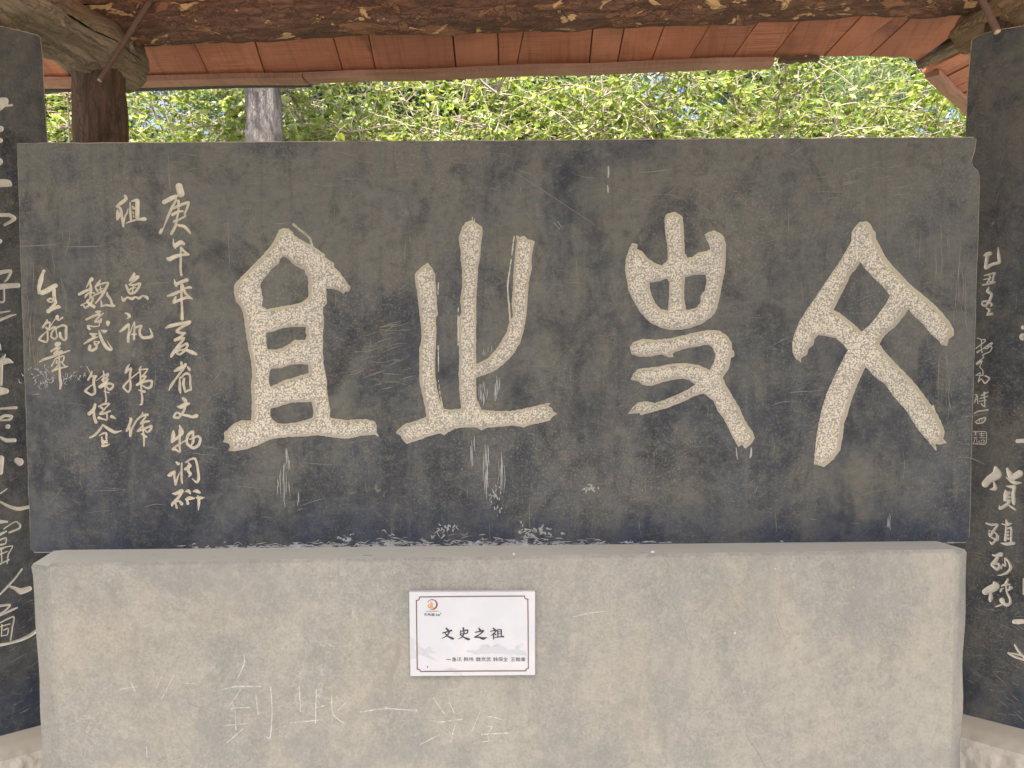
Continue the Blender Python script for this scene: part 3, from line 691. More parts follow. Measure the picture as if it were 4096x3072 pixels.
BIG = [
 C('B1', 'seal', [(520,62,14),(545,85,12),(590,120,13),(630,160,14),(642,196,10)], big=1, rough=1.3, polys=[(
  [(428,98),(455,88),(488,88),(512,112),(530,140),(575,165),(615,190),(640,198),(655,208),(690,235),(735,262),(725,275),(760,300),(793,322),(790,345),(830,385),(862,425),(880,455),(900,475),(898,490),(885,510),(868,508),(855,525),(830,508),(790,490),(738,490),(742,580),(735,600),(718,612),(722,700),(718,800),(715,900),(722,1000),(740,1080),(745,1180),(755,1240),(765,1300),(762,1345),(800,1350),(870,1360),(940,1355),(1010,1355),(1060,1368),(1072,1400),(1072,1440),(1088,1470),(1055,1455),(970,1465),(880,1485),(790,1475),(690,1462),(600,1468),(500,1472),(420,1478),(350,1495),(280,1530),(200,1555),(130,1568),(88,1560),(100,1540),(95,1518),(50,1505),(65,1480),(60,1445),(95,1410),(130,1380),(180,1362),(240,1362),(245,1300),(243,1200),(238,1130),(248,1060),(240,980),(220,880),(205,780),(195,700),(185,650),(170,610),(140,575),(125,520),(125,470),(150,435),(200,385),(250,335),(300,285),(350,225),(385,185),(405,140)],
  [[(455,272),(485,290),(510,320),(560,350),(595,365),(600,395),(618,410),(618,545),(590,570),(540,590),(470,602),(400,615),(345,625),(310,605),(318,560),(310,510),(300,465),(320,430),(345,400),(380,355),(420,325),(435,290)],
   [(340,780),(400,770),(450,748),(520,742),(605,742),(600,775),(608,800),(600,828),(560,828),(530,825),(500,850),(450,880),(400,893),(350,893),(340,850)],
   [(370,1018),(440,1015),(500,992),(570,990),(618,992),(622,1050),(570,1062),(520,1080),(460,1095),(410,1120),(370,1138),(358,1110),(360,1060)],
   [(370,1285),(430,1270),(500,1245),(570,1242),(640,1240),(652,1290),(650,1345),(600,1360),(540,1375),(480,1385),(420,1382),(385,1360),(368,1330)]])]),
 C('B2', 'seal', [(321,480,5),(318,560,6)], [(320,900,6),(322,1070,6)], [(322,1130,5),(332,1220,6),(352,1310,5)], [(454,640,5),(450,760,6),(450,900,5)], [(824,170,8),(800,360,7),(782,480,12),(782,540,9),(790,640,12),(798,740,12)], [(528,35,3),(532,80,5)], [(545,40,3),(546,80,5)], [(560,55,3),(558,85,5)], big=1, rough=1.2, polys=[
  ([(165,430),(180,405),(220,370),(250,352),(280,385),(300,430),(302,480),(308,560),(312,640),(318,690),(305,720),(308,800),(305,900),(300,1000),(300,1080),(312,1180),(330,1260),(355,1310),(370,1340),(300,1380),(245,1385),(230,1290),(212,1220),(195,1130),(195,1000),(195,920),(210,850),(205,760),(190,640),(180,540),(168,480)], []),
  ([(480,110),(500,85),(525,72),(548,68),(570,85),(612,110),(615,150),(605,220),(600,300),(585,380),(578,500),(572,620),(572,760),(570,900),(572,1010),(570,1120),(575,1250),(600,1310),(625,1355),(480,1355),(470,1290),(460,1200),(455,1080),(460,960),(455,840),(455,720),(475,680),(465,600),(478,520),(478,400),(468,330),(470,280),(455,190),(470,140)], []),
  ([(835,165),(865,180),(890,172),(915,195),(960,208),(955,240),(940,300),(940,390),(920,480),(912,600),(905,700),(890,790),(868,870),(830,940),(790,990),(740,1035),(690,1070),(630,1092),(568,1115),(535,1070),(550,1030),(600,1010),(650,985),(700,930),(740,870),(775,810),(785,760),(815,700),(808,620),(815,520),(820,400),(830,280),(840,210)], []),
  ([(35,1478),(70,1440),(110,1415),(170,1400),(240,1372),(300,1345),(350,1318),(400,1325),(470,1318),(540,1330),(620,1325),(720,1335),(830,1330),(930,1308),(1000,1290),(1065,1280),(1050,1300),(1075,1315),(1085,1340),(1112,1350),(1080,1370),(1060,1395),(1000,1412),(930,1425),(885,1442),(820,1430),(740,1437),(650,1442),(605,1462),(580,1445),(500,1440),(430,1452),(385,1475),(360,1495),(330,1482),(260,1500),(200,1525),(150,1540),(110,1552),(85,1525),(65,1495)], [])]),
 C('B3', 'seal', [(848,970,14),(848,1000,22)], big=1, rough=1.2, polys=[
  ([(395,85),(405,62),(440,50),(465,45),(495,60),(515,80),(520,130),(525,220),(530,320),(545,350),(580,345),(620,315),(670,305),(700,295),(690,260),(670,225),(662,195),(690,178),(725,168),(760,185),(790,215),(802,260),(802,360),(795,440),(778,520),(765,600),(745,680),(728,720),(700,750),(640,790),(570,815),(500,828),(430,828),(370,815),(300,780),(240,720),(195,650),(160,580),(145,500),(132,430),(140,350),(160,290),(178,250),(215,260),(212,290),(245,305),(280,350),(330,385),(380,400),(415,365),(415,280),(402,200),(395,130)],
   [[(295,515),(350,508),(415,488),(428,520),(425,600),(418,700),(370,692),(335,655),(310,600),(297,550)], [(530,480),(590,465),(668,462),(675,500),(665,560),(635,600),(632,650),(610,680),(560,695),(538,695),(525,620),(525,540)]]),
  ([(165,945),(185,910),(250,888),(330,895),(430,885),(520,865),(600,845),(690,828),(760,835),(810,865),(840,910),(845,960),(835,1030),(820,1090),(780,1145),(800,1190),(840,1260),(890,1340),(930,1430),(975,1500),(995,1545),(975,1580),(930,1615),(905,1590),(885,1605),(850,1545),(825,1490),(790,1420),(750,1370),(720,1300),(655,1250),(600,1265),(540,1295),(470,1325),(400,1350),(330,1370),(235,1395),(225,1380),(152,1387),(190,1335),(220,1310),(270,1302),(330,1315),(400,1290),(460,1265),(530,1235),(600,1190),(565,1165),(520,1152),(450,1160),(380,1175),(310,1200),(245,1195),(225,1170),(170,1160),(185,1120),(225,1085),(300,1080),(370,1070),(450,1052),(540,1050),(620,1062),(695,1095),(720,1050),(735,1000),(715,945),(680,925),(620,938),(540,950),(480,970),(445,985),(455,1010),(420,1010),(380,990),(300,1005),(230,1005),(175,990)], [])]),
 C('B4', 'seal', [(945,1215,6),(970,1290,12),(1000,1340,8)], big=1, rough=1.3, polys=[(
  [(425,110),(445,75),(475,45),(520,40),(545,55),(560,90),(580,110),(582,155),(610,205),(640,265),(690,330),(750,390),(790,435),(830,470),(900,525),(940,560),(1000,620),(1050,680),(1078,735),(1078,770),(1045,790),(1035,835),(1000,830),(985,805),(930,760),(890,705),(830,650),(788,600),(765,640),(740,670),(700,715),(660,745),(625,785),(605,825),(640,875),(700,940),(760,1000),(820,1065),(865,1120),(910,1180),(935,1220),(975,1275),(1000,1330),(1018,1380),(1010,1430),(1032,1455),(990,1465),(960,1460),(970,1510),(950,1490),(910,1440),(850,1370),(800,1290),(750,1220),(690,1155),(640,1080),(570,1030),(515,970),(495,1010),(465,1075),(440,1140),(415,1210),(400,1270),(378,1330),(370,1400),(360,1460),(355,1500),(310,1560),(250,1608),(185,1590),(190,1510),(200,1420),(215,1330),(240,1220),(270,1130),(310,1040),(350,960),(390,880),(400,865),(370,825),(320,785),(270,775),(215,765),(190,790),(180,830),(155,850),(140,890),(105,915),(100,940),(70,920),(50,880),(45,820),(60,760),(80,710),(100,665),(150,590),(200,520),(250,440),(300,370),(350,295),(390,230),(425,165)],
  [[(478,300),(510,340),(550,385),(590,425),(640,470),(670,515),(650,560),(620,600),(580,655),(540,700),(490,745),(455,710),(400,665),(350,625),(310,605),(340,545),(380,470),(420,380),(455,345)]])]),
]
SMALL = [
 C('R1', 'geng', [(550,120,130),(585,260,140)], [(265,420,80),(400,350,90),(490,310,70)], [(500,370,40),(400,560,55),(330,720,45),(255,905,18),(220,950,60),(195,1000,60)], [(450,540,40),(520,500,55),(700,430,55),(730,440,50),(700,540,45),(660,640,40),(665,690,35),(530,760,40),(460,790,55)], [(430,655,60),(520,605,50),(620,590,40)], [(540,400,50),(540,600,38),(510,720,42),(490,850,50),(450,940,55),(405,1020,50)], [(540,860,50),(640,880,60),(720,950,55),(765,1010,35)]),
 C('R1', 'wu', [(440,1115,12),(450,1220,45),(478,1285,45)], [(485,1245,85),(580,1185,90),(635,1210,65)], [(590,1280,45),(650,1360,50),(735,1415,36)], [(588,1280,40),(580,1400,36),(585,1500,40),(580,1660,45),(588,1760,46),(596,1800,52)], [(320,1480,26),(370,1500,85),(480,1450,80),(600,1420,55),(725,1415,40)]),
 C('R2', 'nian', [(425,250,12),(440,320,45),(460,365,40)], [(470,330,55),(560,290,60),(640,265,70)], [(550,330,45),(550,600,40),(560,760,40),(562,940,58)], [(570,360,45),(610,480,45),(660,540,45),(735,590,22)], [(600,410,30),(690,390,45),(725,400,25)], [(310,540,25),(400,510,55),(520,460,50)], [(450,560,36),(415,650,50),(540,600,50),(640,570,45),(740,590,22)]),
 C('R2', 'hai', [(278,1098,26),(350,1065,62),(500,1030,60),(600,1015,60),(690,995,62)], [(680,1020,50),(580,1070,45),(490,1130,50),(470,1165,45),(560,1190,45),(610,1190,35),(520,1260,42),(440,1310,55)], [(450,1310,45),(570,1275,42),(590,1290,40),(480,1430,55),(390,1560,60),(365,1610,26)], [(450,1510,45),(550,1420,40),(640,1370,40),(655,1410,40),(600,1500,45),(520,1560,40),(465,1540,30),(520,1490,30),(620,1480,40),(720,1520,70),(805,1555,46)]),
 C('R3', 'sheng', [(610,145,42),(620,200,50)], [(485,310,45),(560,270,80),(620,240,60)], [(690,190,65),(620,310,50),(500,470,40),(410,600,55),(370,690,18)], [(740,235,36),(765,275,55),(780,310,22)], [(580,430,16),(580,560,50),(582,680,55),(596,750,20)], [(610,440,40),(680,370,45),(755,365,45),(785,430,40),(785,560,40),(798,670,45),(740,690,38),(690,718,42),(670,650,45),(650,560,55),(665,465,50)]),
 C('R3', 'wen', [(645,845,55),(690,890,75)], [(545,1010,32),(610,1010,85),(700,960,80),(758,950,46)], [(690,1000,45),(660,1090,50),(630,1140,45),(560,1220,48),(465,1212,45),(500,1140,46),(540,1125,40),(620,1160,45),(760,1190,50),(820,1210,55),(905,1190,78)]),
 C('R4', 'wu_thing', [(455,20,36),(455,100,80),(432,225,58)], [(578,-85,30),(612,10,76),(628,60,60),(550,140,56),(435,225,46)], [(575,0,42),(580,150,40),(575,300,40),(585,425,38),(500,380,42),(445,375,45),(520,310,42),(600,260,38),(695,205,26)], [(820,35,60),(750,90,60),(715,200,52),(735,280,52),(850,350,58),(950,290,58),(985,170,50),(930,120,45),(860,150,40),(775,180,30)], [(840,35,52),(840,130,48),(840,235,56),(812,288,32)]),
 C('R4', 'diao', [(515,630,38),(552,660,62)], [(358,885,40),(395,870,78),(480,810,42),(475,900,42),(500,1070,35),(540,920,32),(588,815,10)], [(620,650,34),(615,850,40),(620,1000,40),(635,1048,16)], [(700,630,32),(790,570,40),(880,560,45),(920,680,45),(945,850,50),(950,960,55),(910,1020,45),(822,950,16)], [(750,640,28),(785,700,56),(695,760,60)], [(745,700,48),(750,800,58),(790,860,58),(755,912,22)]),
 C('R4', 'yan', [(440,1240,22),(510,1240,66),(610,1180,58),(630,1200,52),(540,1330,58),(440,1440,56),(430,1490,16)], [(495,1420,38),(522,1515,46)], [(510,1400,32),(570,1385,42),(620,1440,66)], [(690,1200,20),(750,1190,66),(785,1240,30)], [(842,1195,20),(910,1190,68),(968,1220,46)], [(700,1350,36),(770,1330,76),(862,1332,34)], [(720,1350,46),(738,1435,56)], [(900,1320,26),(980,1325,66),(1062,1320,16)], [(935,1290,36),(955,1400,58),(943,1565,16)]),
 C('R5', 'zu', [(380,115,52),(400,170,60),(300,250,66),(222,310,36),(280,340,56),(310,420,52),(320,520,48),(345,690,36)], [(235,390,36),(250,480,86),(232,555,46)], [(438,345,12),(420,430,34),(380,500,34),(355,600,38),(350,690,34)], [(475,240,28),(480,400,42),(490,560,42)], [(505,210,26),(600,195,66),(615,230,82),(612,400,85),(612,510,80)], [(520,310,28),(545,350,46)], [(530,410,22),(540,450,32)], [(540,490,28),(545,512,28)], [(395,630,12),(500,590,38),(600,562,34),(740,550,74),(770,558,46)]),
 C('R6', 'yu', [(545,45,12),(550,90,58),(482,185,46),(470,220,16)], [(480,200,36),(560,150,38),(620,130,66),(540,210,42),(450,280,16)], [(400,290,42),(440,400,45),(480,450,42),(570,420,45),(650,310,50),(660,255,42),(560,285,42),(475,285,32)], [(540,300,26),(520,420,26)], [(450,390,28),(490,355,36),(580,332,22)], [(312,505,16),(350,575,56),(420,520,34),(510,545,58),(575,510,34),(640,535,52),(715,490,34),(795,520,58),(810,560,26)]),
 C('R6', 'xun', [(375,812,16),(440,840,52),(468,880,52),(420,920,20)], [(288,1165,36),(370,1100,62),(450,1030,42),(450,1150,28),(440,1280,56),(440,1360,48)], [(460,1250,22),(490,1150,24),(555,980,16)], [(560,985,22),(560,1100,34),(550,1220,42),(550,1308,46)], [(520,1220,38),(592,1220,28)], [(595,1085,42),(690,1058,40),(660,1140,48),(665,1230,48),(730,1285,58),(880,1265,58),(885,1200,42),(848,1105,16)]),
 C('R7', 'han', [(425,165,20),(390,220,45),(358,308,36)], [(362,308,28),(420,250,38),(458,242,38),(440,320,38),(435,430,38),(448,500,38),(440,600,38),(400,648,28),(322,560,42),(370,490,38),(440,420,28),(590,300,20)], [(630,200,20),(605,250,34),(620,350,28),(620,450,34)], [(600,260,22),(742,245,28),(690,330,28),(640,380,28),(718,370,28),(640,460,38),(558,520,42),(620,490,42),(720,455,42),(818,455,38),(800,555,48),(730,578,38),(652,530,22)], [(630,480,34),(635,620,30),(650,750,38),(640,858,38),(600,865,10)], [(590,610,16),(688,642,46)]),
 C('R7', 'wei', [(430,1100,16),(455,1120,46),(430,1210,46),(382,1315,38),(372,1340,12)], [(412,1220,28),(430,1250,34),(440,1415,36),(470,1290,34),(560,1130,34),(650,1060,42),(738,1042,52)], [(655,1002,20),(655,1050,38)], [(710,1080,34),(622,1200,32),(700,1165,42),(768,1155,32)], [(660,1180,22),(650,1240,28),(572,1328,32),(680,1290,38),(808,1238,38),(798,1300,42),(740,1348,32),(692,1300,16)], [(665,1220,26),(670,1350,34),(680,1450,36),(680,1588,20)], [(640,1380,26),(718,1428,42)]),
 C('L1', 'wang', [(372,160,78),(322,260,80),(285,420,135),(245,590,105),(228,760,36)], [(310,740,120),(450,680,140),(600,590,140),(675,550,125)], [(630,650,105),(640,800,96),(660,930,88),(680,1000,78),(620,1070,78),(520,1180,86)], [(465,930,56),(540,890,48),(620,930,48),(570,985,48),(472,960,46)], [(490,1220,125),(600,1160,88),(750,1110,96),(818,1130,34)], rough=0.9),
 C('L2', 'han_quill', [(350,90,16),(350,130,42),(265,258,42)], [(268,240,38),(330,180,38),(400,152,42),(418,190,38),(395,280,34),(470,160,16),(540,60,26)], [(565,35,76),(570,80,66)], [(592,120,20),(668,55,48)], [(335,262,46),(365,300,42),(365,400,38),(365,520,38),(330,560,42),(192,510,42),(250,430,38),(345,340,22)], [(402,310,30),(480,260,42),(530,250,34),(545,350,28),(560,450,34),(510,498,42),(442,450,38),(450,370,38),(500,300,34),(580,250,42),(680,215,44),(750,240,48),(745,350,58),(750,485,48),(710,528,26),(630,450,58),(622,375,56)]),
 C('L2', 'zhang', [(560,610,106),(600,600,86)], [(440,752,42),(540,690,52),(620,680,38),(500,800,42),(560,780,42),(658,750,38),(580,820,36)], [(190,975,16),(280,925,48),(450,870,50),(620,805,44),(818,740,32)], [(600,840,28),(610,1000,34),(615,1150,48),(620,1300,56),(642,1420,58),(622,1535,26)], [(530,900,16),(480,1000,28),(450,1055,36)], [(540,900,32),(650,860,34),(708,862,34),(680,960,34),(560,1000,38),(542,990,28),(560,940,28)], [(660,980,34),(720,1060,34),(778,1070,20),(640,1100,34),(480,1150,46),(472,1168,36),(590,1040,28)]),
 C('L3', 'wei_state', [(372,130,76),(322,200,42),(270,290,12)], [(350,220,36),(360,320,58),(350,420,42),(350,488,46)], [(132,425,58),(240,370,58),(330,330,42)], [(330,390,26),(270,440,48),(245,490,20)], [(372,390,26),(430,405,32)], [(540,152,26),(500,220,58),(450,280,36),(488,368,38)], [(450,272,26),(600,210,38),(700,202,32),(640,330,56),(560,470,48),(450,600,26)], [(545,280,28),(550,360,32)], [(500,340,16),(598,312,16)], [(590,370,42),(440,440,28),(360,500,22),(290,560,46),(340,620,56),(418,668,66)], [(400,512,46),(350,620,42),(250,688,42),(212,640,32),(162,640,20),(270,590,20)], [(680,400,36),(680,440,48),(740,520,48),(770,610,48),(800,640,26)], [(555,550,20),(570,620,36),(560,660,32),(650,637,38),(800,655,46),(830,640,20)]),
 C('L3', 'jing', [(440,770,16),(500,770,56),(550,760,26)], [(268,918,42),(400,855,44),(520,810,48)], [(608,792,16),(530,850,42),(440,960,36),(520,950,38),(558,912,42),(548,968,42)], [(520,980,18),(520,1040,22),(420,1055,24),(302,1040,38),(320,1090,56),(340,1108,38)], [(690,982,86),(690,1028,46)]),
 C('L3', 'wu_martial', [(342,1190,26),(400,1210,56),(480,1200,26)], [(390,1240,36),(430,1240,42)], [(222,1395,20),(320,1330,52),(420,1280,48),(500,1255,16)], [(560,1130,20),(620,1150,66),(670,1140,26)], [(515,1130,20),(540,1230,56),(590,1350,62),(660,1460,66),(735,1508,58),(768,1488,38),(720,1410,22),(675,1332,8)], [(425,1350,28),(440,1400,46)], [(430,1345,22),(530,1355,16),(480,1400,38),(460,1480,48),(380,1520,56),(320,1500,46),(340,1432,56),(350,1480,26)]),
 C('L4', 'han_second', [(245,100,7),(310,230,12)], [(335,198,26),(325,250,42),(272,348,32)], [(290,310,32),(340,282,32),(418,280,28),(380,310,56),(370,400,48),(390,500,42),(388,580,42),(330,608,38),(260,570,38),(222,540,46),(280,480,32),(350,430,16)], [(410,365,9),(470,320,12),(530,270,16)], [(535,192,16),(550,250,32),(540,320,38)], [(560,270,28),(620,242,38),(600,300,38),(522,350,42),(570,380,38),(618,332,32)], [(600,380,46),(482,468,62),(560,440,42),(640,410,38),(708,430,34),(698,480,38),(640,518,38),(582,450,22)], [(565,450,26),(575,580,24),(590,680,28),(580,745,32)], [(548,545,16),(638,570,22)]),
 C('L4', 'bao', [(395,775,46),(370,860,58),(292,938,66)], [(370,900,42),(380,1000,48),(410,1085,56)], [(458,810,26),(550,770,38),(648,762,22),(590,820,28),(550,858,36),(500,830,42)], [(560,860,32),(482,940,38),(560,930,38),(658,890,26)], [(600,910,28),(600,1040,32),(530,1030,28),(462,1010,56)], [(682,985,56),(748,1020,26)]),
 C('L4', 'quan', [(530,1130,28),(480,1210,42),(390,1310,42),(302,1355,30)], [(540,1140,36),(640,1210,58),(740,1260,48),(858,1235,12)], [(462,1320,12),(540,1280,38),(590,1280,38),(590,1370,38)], [(510,1350,32),(530,1450,46),(600,1400,32)], [(512,1400,36),(600,1440,42)], [(522,1498,46),(600,1490,38),(648,1466,16)]),
]
SCRIPT_L = [
 C('A', 'a', [(-8,95,70),(35,72,36),(38,100,22)], [(40,105,13),(78,100,13)]), C('A', 'b', [(-2,258,34),(4,258,34)]), C('A', 'b2', [(0,335,28),(4,335,26)]), C('A', 'c', [(-6,475,40)]),
 C('A', 'd', [(-8,618,45),(50,618,40),(72,630,14)]), C('A', 'e', [(-8,830,20),(60,830,22),(95,855,22),(30,895,14)]), C('A', 'e2', [(-2,1003,26)]),
 C('A', 'f', [(-8,1212,24),(70,1200,18),(50,1250,14),(30,1270,10)], [(-8,1306,34),(60,1298,28),(118,1295,28)], [(25,1310,13),(25,1400,11),(-8,1406,11)]),
 C('A', 'g', [(-8,1477,12),(65,1465,7)], [(-8,1528,17),(60,1500,14),(105,1488,7)]),
 C('B', 'h', [(-8,90,28),(8,130,9)], [(45,172,11),(20,215,38)], [(-8,245,48),(60,225,42),(110,240,12)], [(10,270,28),(8,430,24)], [(-8,490,66),(55,490,38)]),
 C('B', 'i', [(-8,645,14),(140,635,22)], [(-8,733,22),(40,705,22),(100,712,22),(80,740,18),(-8,745,12)], [(65,800,34),(70,800,34)], [(-8,888,14),(50,920,28),(128,920,28)]),
 C('B', 'j', [(150,1098,44),(172,1110,56)]), C('B', 'k', [(8,1080,46),(3,1200,38)]), C('B', 'k2', [(-8,1392,9),(60,1345,9)], [(-8,1455,14),(80,1500,22),(160,1520,28),(250,1503,24)]),
 C('Cc', 'l', [(-8,130,38),(80,130,18)], [(40,210,12),(120,155,11),(180,130,11),(222,168,22),(208,205,18),(100,250,16)], [(-8,272,28),(70,235,14)], [(-8,332,18),(65,310,13),(60,370,13),(-8,387,18)], [(-8,432,28),(60,410,13),(140,400,9),(90,490,15),(80,590,11)], [(-8,492,13),(80,460,11)], [(15,440,13),(18,580,13)], [(-8,602,13),(100,550,13)]),
 C('Cc', 'm', [(240,655,18),(170,750,17),(80,850,20),(-5,938,14)], [(90,840,18),(170,870,34),(230,900,56),(325,870,46)]),
 C('Cc', 'n', [(-8,1062,24),(110,1050,18),(60,1110,15),(-8,1152,13)], [(-8,1172,13),(100,1120,22),(192,1080,13)], [(-8,1252,11),(150,1180,15),(135,1300,15),(115,1440,15)], [(-8,1292,9),(110,1260,11)], [(20,1270,13),(15,1400,11)], [(40,1330,11),(90,1310,11),(80,1380,9),(30,1390,9)], [(-8,1496,28),(100,1475,24),(220,1440,28),(330,1390,33),(412,1330,33)]),
]
SCRIPT_R = [
 C('D', 'yi', [(228,260,13),(280,240,56),(335,225,58)], [(285,280,52),(270,400,52),(268,460,52),(380,400,42),(488,370,42),(480,280,46),(468,120,10)]),
 C('D', 'chou', [(235,590,13),(320,570,22),(415,550,28),(395,600,28),(375,700,28)], [(230,655,13),(340,640,18)], [(320,590,22),(338,630,28),(280,710,18)], [(305,690,13),(375,690,18)], [(208,750,22),(320,725,28),(412,700,22)]),
 C('D', 'dong', [(315,785,18),(296,850,48),(360,900,38),(330,1000,38),(270,1090,34),(203,1070,28),(212,1022,22),(310,1020,34),(368,1070,28),(350,1093,22)], [(272,1130,18),(330,1160,34),(286,1240,22),(366,1226,38)]),
 C('D', 'dot', [(880,1450,56)]), C('D', 'dot2', [(885,1605,76)]),
 C('E', 'huan', [(95,105,8),(150,130,11),(150,230,11),(160,298,13)], [(78,245,10),(200,150,12),(195,127,13),(150,130,10)], [(102,295,27),(140,265,13)], [(172,250,13),(270,177,13),(298,178,13),(230,245,13),(192,240,11),(250,210,11),(293,230,13),(260,290,11),(170,330,11),(180,365,13),(88,440,15),(100,454,13),(160,410,13),(130,490,9),(168,530,9),(170,600,13),(110,600,9),(78,600,9),(140,570,11),(110,688,13),(150,650,13),(200,708,15),(262,640,19),(200,607,13)]),
 C('E', 'shi', [(58,860,7),(90,862,13),(62,968,7)], [(100,872,12),(105,980,9)], [(60,930,7),(95,925,7)], [(150,870,13),(238,825,15)], [(190,825,17),(190,905,15)], [(130,910,9),(232,880,13)], [(125,945,9),(218,930,9)], [(195,900,13),(195,1018,13),(152,980,15)]),
 C('E', 'shi_four', [(62,1105,18),(110,1080,15),(238,1062,17)], [(68,1215,8),(100,1240,13),(180,1225,13),(208,1162,17),(120,1185,13),(77,1220,9)], [(132,1190,7),(122,1215,7)], [(160,1180,7),(160,1215,7)]),
 C('E', 'square_seal', [(38,1345,7),(200,1350,7),(218,1370,7),(213,1500,7),(180,1518,7),(38,1510,7)], [(50,1365,6),(100,1365,6)], [(72,1352,6),(72,1395,6)], [(48,1395,6),(100,1390,6)], [(120,1372,6),(200,1376,6)], [(152,1358,6),(152,1420,6)], [(122,1394,6),(190,1402,6)], [(48,1430,6),(100,1420,6)], [(62,1442,6),(100,1450,6)], [(48,1500,6),(62,1452,6)], [(90,1462,6),(95,1503,6)], [(125,1430,6),(200,1432,6)], [(122,1462,6),(122,1498,6),(180,1498,6),(190,1462,6),(150,1462,6),(150,1480,6)]),
 C('E', 'bar', [(630,1475,44),(725,1470,44)]), C('E', 'dot3', [(702,92,78)]),
 C('Ff', 'huo', [(425,295,50),(450,400,130),(400,440,120),(320,490,105),(255,560,100)], [(400,540,26),(420,635,56),(330,655,14)], [(620,312,34),(658,400,76),(690,470,66)], [(720,450,86),(825,392,96)], [(600,450,12),(690,520,42),(760,545,48),(850,545,16)], [(602,600,16),(680,610,42),(738,612,48),(720,720,52),(725,850,56),(735,908,20)], [(590,662,16),(602,740,76),(582,826,46)], [(650,710,42),(662,714,42)], [(648,780,42),(655,780,42)], [(602,840,26),(658,840,38),(620,900,46),(502,970,42),(490,922,12)], [(642,915,16),(710,960,32),(758,994,22)]),
 C('Ff', 'zhi', [(268,1215,26),(350,1240,32),(458,1240,32),(400,1330,38),(340,1428,38)], [(312,1330,10),(440,1390,22),(440,1480,32),(370,1556,32),(326,1516,12)], [(315,1340,9),(326,1420,22),(458,1500,22),(475,1422,16)], [(600,1162,20),(622,1230,46),(688,1220,16)], [(532,1225,16),(600,1250,22),(600,1300,26),(586,1496,38)], [(610,1310,18),(682,1292,32),(685,1400,32),(680,1530,28)], [(612,1360,32),(638,1356,28)], [(626,1410,34),(632,1410,34)], [(612,1465,32),(640,1470,32)], [(518,1545,16),(610,1560,42),(728,1546,42)]),
 C('G', 'lie', [(372,245,20),(420,260,32),(500,237,56),(518,242,58)], [(470,270,46),(420,350,56),(362,410,36),(450,488,38),(488,440,38),(470,392,32),(412,400,26)], [(490,440,28),(520,468,22),(540,402,18),(588,430,26),(580,302,22),(640,360,32),(678,460,42),(620,540,38),(520,580,22),(460,585,10)]),
 C('G', 'zhuan', [(400,705,36),(430,770,106),(330,820,106),(255,858,86)], [(345,880,32),(345,960,62),(340,1005,42)], [(630,655,32),(600,710,42)], [(522,760,20),(600,737,38),(658,740,22)], [(510,848,32),(530,812,32),(563,800,12)], [(640,828,32),(688,790,38),(650,780,20)], [(600,750,22),(610,860,28),(660,960,34),(670,1040,38),(620,1078,46),(560,1050,46),(532,1002,76)], [(550,1065,28),(460,1095,22),(415,1110,8)]),
 C('G', 'bar2', [(735,1355,60),(800,1355,72),(915,1350,58)]), C('G', 'bar3', [(885,640,13),(887,900,18)]),
 C('H', 'tail', [(1490,665,56),(1600,850,66),(1830,1100,56)], [(1255,920,26),(1500,960,46),(1760,1020,56)], [(1262,940,36),(1500,1060,66),(1830,1165,56)]),
]

for ch in SCRIPT_L + SCRIPT_R: ch['k'] = 1.22
# ------------------------------------------------------------------ the wide tablet
SLABP = Plane((0, 0, 0.95), (0, -1, 0))
out_s = [(67, 574), (700, 571), (1500, 566), (2300, 561), (3100, 555), (3700, 551), (3898, 550), (3905, 556), (3899, 600), (3886, 640), (3893, 668), (3912, 684), (3919, 700), (3914, 900), (3901, 1300), (3888, 1700), (3880, 2060), (3876, 2150), (3866, 2168), (3820, 2170), (3000, 2182), (2000, 2194), (1000, 2202), (180, 2208), (136, 2208), (124, 2198), (118, 2040), (104, 1640), (92, 1300), (78, 900), (70, 640)]
out_s = dense(out_s, 70, 1.0)
tab = thing('stone_tablet', (0.0, 0.08, 0.95), 'wide dark stone tablet carved with four large seal-script characters, lying on a plaster pedestal', 'tablet')
ov, keep, res = carve(SLABP, out_s, BIG + SMALL, 1.6, 3.0)
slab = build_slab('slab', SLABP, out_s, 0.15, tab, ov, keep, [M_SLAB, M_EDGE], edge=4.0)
for ch, V, Fc, val, g in res:
    if ch.get('big'): link('seal_character', char_mesh(SLABP, V, Fc, val, 0.012, 9.0, 0.0045, rim=8.5), [M_FLOOR, M_RIM], tab)
    else: link('inscription_character', char_mesh(SLABP, V, Fc, val, 0.0030, 4.0), M_INC, tab)
